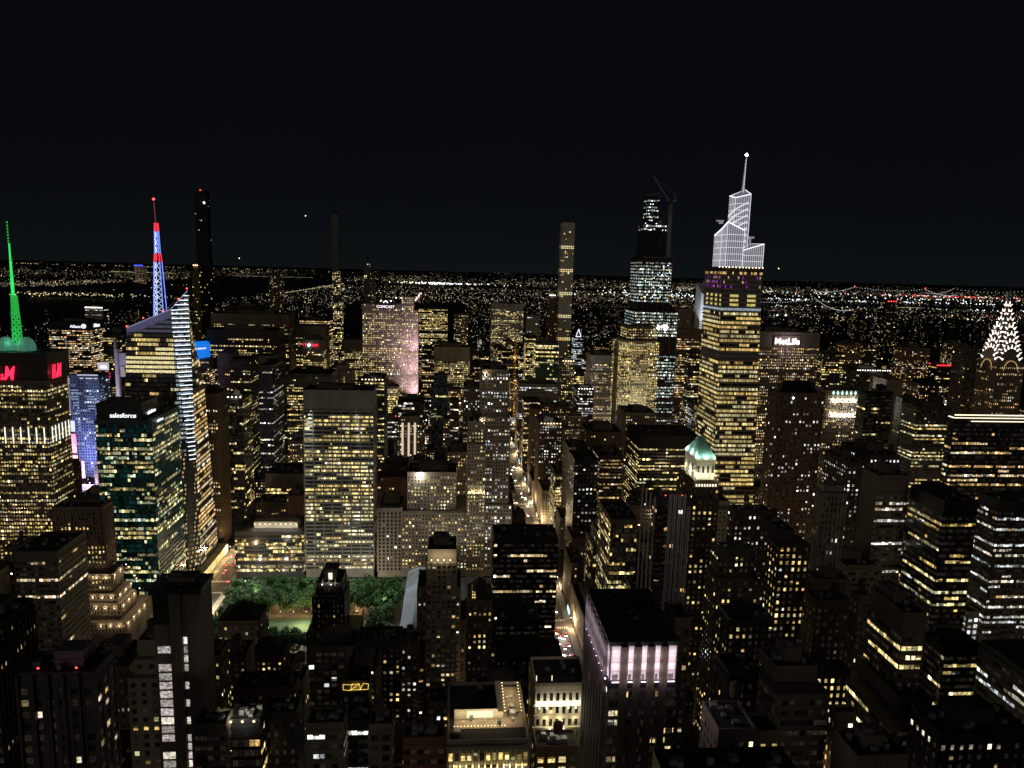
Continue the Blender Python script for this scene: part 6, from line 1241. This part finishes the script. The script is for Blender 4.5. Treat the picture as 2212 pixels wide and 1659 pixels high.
# near dark rise: upper side blocks with window specks
for i in range(3600):
    a = R.uniform(-.62, .74); d = R.uniform(1750, 5200); x, y = d*math.sin(a+.08), d*math.cos(a+.08)
    if y < 1900 or water(x, y) or cpark(x, y): continue
    w_, h = R.uniform(18, 45), 15+R.random()**2.5*105
    if x < -700 and y < 3000: h *= .8
    bl.box(x, x+w_, y, y+25, 0, h); g0 = R.choice(FC[:5]); dn = R.uniform(.04, .34)
    for f in range(int(h/6)):
        for b in range(int(w_/5)):
            if R.random() < dn:
                k = R.uniform(.15, 1.0); px = x+2+b*5; pz = 3+f*6; q0 = len(mb.v); s = 1.0
                mb.v += [(px-s, y-.3, pz-s), (px+s, y-.3, pz-s), (px+s, y-.3, pz+s), (px-s, y-.3, pz+s)]; mb.f.append((q0, q0+1, q0+2, q0+3)); mb.m.append(0); cols.append((g0[0]*k, g0[1]*k, g0[2]*k, 1))
def cluster(px_, n_, sx, sy, c, k, s_, zz=20):
    for i in range(n_):
        x, y = px_[0]+R.gauss(0, sx), px_[1]+R.gauss(0, sy); d = math.hypot(x, y); pt(x, y, zz+R.random()*15, d*.0006*s_, c if R.random() < .8 else FC[0], k*R.uniform(.4, 1.3))
WHT = (.85, .93, 1)
cluster((-227, 12400), 130, 420, 250, WHT, 5, 1.0)
cluster((4854, 8796), 120, 1500, 130, WHT, 3.2, 1.1); cluster((7877, 12317), 90, 2200, 300, WHT, 3, 1); cluster((7193, 10240), 70, 1500, 250, WHT, 3.5, 1); cluster((8570, 12335), 90, 900, 160, (1, .03, .03), 2.5, 1)
cluster((2683, 9180), 170, 420, 700, WHT, 4, 1.0); cluster((4435, 13406), 120, 900, 900, FC[1], 2, .9); cluster((3149, 5230), 80, 900, 100, FC[1], 2, .9); cluster((4486, 7000), 60, 1500, 120, WHT, 2.2, 1)
for i in range(1500):
    x = R.uniform(-15000, 19000); j_ = R.random() < .5; yb, base = ((15500, 105) if j_ else (20000, 150)); u = R.random()**.6; y = yb-2500*(1-u)
    pt(x*yb/20000, y-30, hh(x*yb/20000, base)*u+12, 4.6+R.random()*4.5, FC[int(R.random()*5)], R.uniform(.08, .55)*density(x, y)*(.4 if x < -3000 else 1))
cluster((-2950, 5900), 170, 420, 120, FC[0], 1.6, .9); cluster((-3600, 6800), 160, 120, 1500, FC[0], .7, .9, 60); cluster((-7677, 18000), 130, 2600, 500, FC[0], .7, .8, 100)
for i in range(90): u = i/90; pt(-316-u*60+R.gauss(0, 6), 5300+u*3200, 8, 3.2+u*1.5, (1, .12, .08) if i % 3 == 0 else (1, .93, .85), 2.2)
for i in range(70): u = i/70; pt(-6200+u*1100, 14000, 50, 6, FC[0], .7); pt(-3900+u*1400, 13500, 45, 5.5, FC[1], .4)
for i in range(40): u = i/40; pt(4250+u*360, 6900, 40, 3.2, FC[0], .8)
for i in (0, 1): pt(2260+i*62, 5000, 42, 7, (.75, 1, .85), 5)
for i in range(200): pt(-1680+R.gauss(0, 5), 2500+i*45, 10, 2.2+i*.012, FC[0], 1.1)
o = mb.build('distant_lights', WF, None, cols); tag(o, None, None, None, 'stuff')
o = bl.build('distant_blocks', wallmat('dark')); tag(o, None, None, None, 'stuff')
for x, y, z, p_ in ((-455, 880, 14, 110000), (-455, 905, 40, 70000), (-440, 890, 10, 50000), (-470, 860, 25, 60000)): lamp((x, y, z), p_, (.72, .55, 1), None, 3, 'screen_glow_light')
r_, row = find('blue lit top edge'); b = row[4][0]; MB().box(b[0]-2, b[1]+2, b[2]-4, b[2]-1, b[5]-6, b[5]+6).build('roof_edge_light', glow('edge_blue', (.05, .1, 1), 1.6), r_)
r_, row = find('red lit roof rim'); b = row[4][0]; q = MB(); q.bar((b[0], b[2]-1, b[5]+1), (b[1], b[2]-1, b[5]+1), 2.0); q.bar((b[0], b[2]+30, b[5]+1), (b[1], b[2]+30, b[5]+1), 1.6); q.build('roof_edge_light', glow('edge_red', (1, .03, .03), 2.2), r_)
# lamps of a plane above the horizon
for (x, y, z, s, lb) in ((5380, 12000, 426, 9, 'single airborne light low above the right horizon'), (-1753, 9000, 855, 6, 'faint airborne light high in the sky left of centre'), (-2527, 9000, 340, 6, 'faint airborne light just over the left horizon')): tag(MB().octa((x, y, z), s).build('aircraft_light', WARM), lb, 'aircraft light')

MB().octa((-662.4, 2051, 467), 2.6).build('roof_lamp', glow('lamp_strong', (.95, 1, 1), 10), find('one bright lamp near its top')[0])
for o in list(COL.objects):
    if o.name.startswith('lamp_head'):
        p = [c for c in o.parent.children if c.name.startswith('pole')][0]; o.parent = p

for cx_, w_ in AV:
    if abs(cx_) > 800 or cx_ in (97, -230): continue
    for n_ in range(38, 54, 2): lamp((cx_, SY(n_)+12, 11), 14000, (1, .70, .38), None, 1, 'avenue_lamp_light')
for n_ in range(39, 52, 2):
    for xx in (-130, 20, 185, 345): lamp((xx, SY(n_), 10), 9000, (1, .74, .44), None, 1, 'street_lamp_light')
# ------------------------------------------------------------ ordinary city blocks between the named towers
def px_(x, y, z):
    d = Vector((x, y, z-320)); k = d.dot(fw); return 1106+1586.83*d.dot(r2)/k, 829.5-1586.83*d.dot(u2)/k
FP = [(b[0]-2, b[1]+2, b[2]-2, b[3]+2) for row in BUILDINGS for b in row[4]]+[(-332, -250, 720, 800), (276, 326, 725, 805), (280, 360, 1140, 1220), (625, 702, 805, 872), (-460, -405, 728, 795), (-214, -40, 545, 705), (-42, 84, 555, 695), (-260, -244, 710, 805), (-449, -414, 1270, 1325), (-465, -430, 885, 910), (560, 586, 1645, 1695), (-432, -414, 950, 970), (104, 120, 1310, 1340)]
RL = random.Random(5); LOTS = []
avx = [(AV[i][0]+AV[i][1]/2+1, AV[i+1][0]-AV[i+1][1]/2-1) for i in range(len(AV)-1)]
for n in range(37, 59):
    y0, y1 = SY(n)+(16 if n in (42, 57) else 10), SY(n+1)-(16 if n+1 in (42, 57) else 10); ym = (y0+y1)/2
    for xa, xb in avx:
        for (ya, yb) in ((y0, ym-1), (ym+1, y1)):
            x = xa
            while x < xb-9:
                w_ = min(xb-x, RL.uniform(11, 34) if n < 47 else RL.uniform(16, 45)); u, v_, st_ = RL.random(), RL.random(), RL.random()
                b = (x, x+w_-.6, ya, yb); x += w_
                if n < 41: h = 45+u*u*55
                elif n < 46: h = 28+u*u*60
                else: h = 32+u**2*95
                if abs(b[0]) > 650: h *= .75
                if any(b[0] < f[1] and b[1] > f[0] and b[2] < f[3] and b[3] > f[2] for f in FP): continue
                pa, pb = px_(b[0], b[2], h), px_(b[1], b[2], h)
                if pb[0] < -60 or pa[0] > 2270 or pa[1] > 1720: continue
                if b[2] < 560:
                    lim = None
                    if pb[0] > 425 and pa[0] < 892: lim = 1378+ (30 if pa[0] > 560 and pb[0] < 670 else 0)
                    if pb[0] > 1190 and pa[0] < 1276: lim = 1428
                    if lim:
                        while h > 12 and min(px_(b[0], b[2], h)[1], px_(b[0], b[3], h)[1], px_(b[1], b[3], h)[1]) < lim: h -= 3
                        if h <= 12: continue
                LOTS.append((len(LOTS), tuple(round(q, 1) for q in b)+(0, round(h, 1)), v_, st_, pa, pb))
KEEP = None
STUFFLOTS = None
KEEP = {38,20,14,46,121,167,499,487,47,168,15,37,390,301,67,87,95,739,71,561,493,290,159,2,396,117,9,25,415,500,501,407,647,3,837,124,119,23,1072,209,177,221,254,44,29,737,10,1067,387,0,494,388,1314,366,410,235,947,226,210,1572,77,1320,1056,358,73,1686,567,610,183,502,495,1696,653,652,1717,13,1446,1455,1436,472,16,830,546,1453,1300,835,641,1186,1366,463,111,125,1321,105,552,389,307,551,237,1315,208,383,391,1573,486,118,1577,1438,1697,841,554,479,553,471,43,406,188,1155,648,128,778,496,169,1712,1449,1584,1566,1297,948,1440,1075,696,636,484,781,233,742,657,1663,1444,963,838,564,104,878,1361,1052,245,222,1425,1295,1195,41,1701,839,836,705,289,152,42,702,550}
STUFFLOTS = {}
#KEEPDATA
FW_ = ['stone', 'stone_d', 'brown', 'brick', 'brown_l', 'brown_d', 'dark', 'black']
SH = {}
ADJ = ['small', 'low', 'plain', 'narrow', 'squat', 'flat roofed', 'dark', 'old', 'boxy', 'modest']
def short(l):
    for sp in (', ', ' with ', ' beside ', ' behind ', ' between ', ' carrying ', ' cut ', ' over ', ' left of ', ' right of ', ' in front '):
        l = l.split(sp)[0]
    return ' '.join(l.split()[:7])
ANCH = [(short(row[2]), px_((row[4][-1][0]+row[4][-1][1])/2, row[4][-1][2], row[4][-1][5]*.7), row[4][-1][2]) for row in BUILDINGS]
cnt = {}
for a in ANCH: cnt[a[0]] = cnt.get(a[0], 0)+1
ANCH = [a for a in ANCH if cnt[a[0]] == 1 and 0 < a[1][0] < 2212 and a[1][1] < 1640]
used = {}; sb = MB(); sw_ = MB(); scol = []
COLN = {'stone': 'pale stone', 'stone_d': 'grey stone', 'brown': 'brown', 'brick': 'brick', 'brown_l': 'tan', 'brown_d': 'dark brown', 'dark': 'charcoal', 'black': 'black'}
ORD = ['', 'second ', 'third ', 'fourth ', 'fifth ', 'sixth ', 'seventh ', 'eighth ', 'ninth ', 'tenth ']
for i, b, v_, st_, pa, pb in LOTS:
    if KEEP is not None and i not in KEEP and i not in STUFFLOTS: continue
    wl = FW_[int(v_*len(FW_))]; style = 'punch' if st_ < .62 else ('band' if st_ < .8 else ('pier' if st_ < .9 else 'glassoff'))
    pal = ['yellow', 'amber', 'white', 'yellow', 'amber'][int(st_*50) % 5]
    pw = .03+.42*(((i*37) % 100)/100)**1.6
    if b[2] > 950: pw += .27
    if KEEP is None or i in KEEP:
        if style == 'glassoff' and wl not in ('black', 'dark'): wl = 'dark'
        c = ((pa[0]+pb[0])/2, (pa[1]+pb[1])/2+8)
        a = min(ANCH, key=lambda a: math.hypot(a[1][0]-c[0], a[1][1]-c[1])); dx, dy = c[0]-a[1][0], c[1]-a[1][1]
        rel_ = 'right of' if dx > abs(dy) else ('left of' if -dx > abs(dy) else ('below' if dy > 0 else 'above'))
        dsc = COLN[wl]+' '+('ribbon window' if style == 'band' else 'ribbed' if style == 'pier' else 'glass' if style == 'glassoff' else 'masonry')
        key = (dsc, rel_, a[0]); k = used.get(key, 0); used[key] = k+1
        lab = (ORD[min(k, 9)]+dsc+' block '+rel_+' the '+a[0]); lab = ' '.join(lab.split()[:16])
        r_, wn = building('office_building' if b[5] > 40 else 'town_building', 'office block' if b[5] > 40 else 'building', lab, style, [b], dict(pw=pw, pal=pal, wall=wl, pl=.08), nwin=60 if b[2] < 800 else (20 if b[2] < 1100 else 0))
        if R.random() < .3 and b[2] < 1300: MB().octa((R.uniform(b[0]+1, b[1]-1), b[2]+2, b[5]+1.6), .5+b[2]*.0004).build('roof_lamp', R.choice((WHITE, WARM, COOL, RED)), r_)
    else:
        sb.box(*b); g0 = R.choice(PAL[pal])
        for f in range(int(b[5]/4)):
            for k in range(int((b[1]-b[0])/3.4)):
                if R.random() < pw: s = .8; x, z = b[0]+1.7+k*3.4, 2+f*4; q_ = R.uniform(.2, 1); sw_.poly([(x-s, b[2]-.1, z-s), (x+s, b[2]-.1, z-s), (x+s, b[2]-.1, z+s), (x-s, b[2]-.1, z+s)]); scol.append((g0[0]*q_, g0[1]*q_, g0[2]*q_, 1))
if sb.v:
    tag(sb.build('background_blocks', wallmat('stone_d')), None, None, None, 'stuff'); tag(sw_.build('background_windows', WM, None, scol), None, None, None, 'stuff')
# ------------------------------------------------------------ windows last: those that show largest become objects
from mathutils.bvhtree import BVHTree
bpy.context.view_layer.update(); EYE = Vector((0, 0, 320)); OV, OF, OWN = [], [], []
for o in COL.objects:
    if o.type == 'MESH' and o.name.split('.')[0] in ('wall', 'pyramid_roof', 'crown_glass', 'crown', 'pier', 'distant_blocks', 'background_blocks', 'roof_slab', 'screen', 'ground', 'lantern_wall', 'drum', 'hills'):
        if o.parent is not None and o.parent.name.startswith('plane_tree'): continue
        M_ = o.matrix_world; k = len(OV); OV += [M_ @ v.co for v in o.data.vertices]; OF += [tuple(k+i for i in p.vertices) for p in o.data.polygons]
        rn = o.parent.name if o.parent else o.name; OWN += [rn]*len(o.data.polygons)
BV = BVHTree.FromPolygons(OV, OF)
def seen(x, y, z, tol=1.2):
    u, v = px_(x, y, z)
    if not (0 <= u <= 2212 and 0 <= v <= 1659): return False
    d = Vector((x, y, z))-EYE; L = d.length; d.normalize()
    return BV.ray_cast(EYE, d, L-tol)[0] is None
SEENF = {}
for o in [q for q in COL.objects if q.parent is None and q.name.split('.')[0] in ('car', 'taxi', 'street_lamp', 'plane_tree', 'shop_window')]:
    if True:
        if o.name.startswith('shop'): c = sum((Vector(v.co) for v in o.data.vertices), Vector())/len(o.data.vertices); pts = [tuple(c)]
        else:
            x, y = o.location.x, o.location.y; H_ = dict(car=[1.6, .9], taxi=[1.6, .9], street_lamp=[9.6, 5.4], plane_tree=[21, 15, 11], terrace_table=[1])[o.name.split('.')[0]]
            pts = [(x+dx, y-dy, h) for h in H_ for dx, dy in ((0, 0), (1.2, .5), (-1.2, .5))]
        if pts and not any(seen(*p, tol=9 if o.name.startswith('plane') else 2.5) for p in pts):
            for c in list(o.children_recursive): bpy.data.objects.remove(c)
            bpy.data.objects.remove(o)
for kd, root, win, nm in DEFER:
    SEENF[root.name] = 1
    (put_windows_now if kd == 0 else put_quads_now)(root, win, nm)
for o in bpy.data.objects:
    if '_loc' in o: del o['_loc']
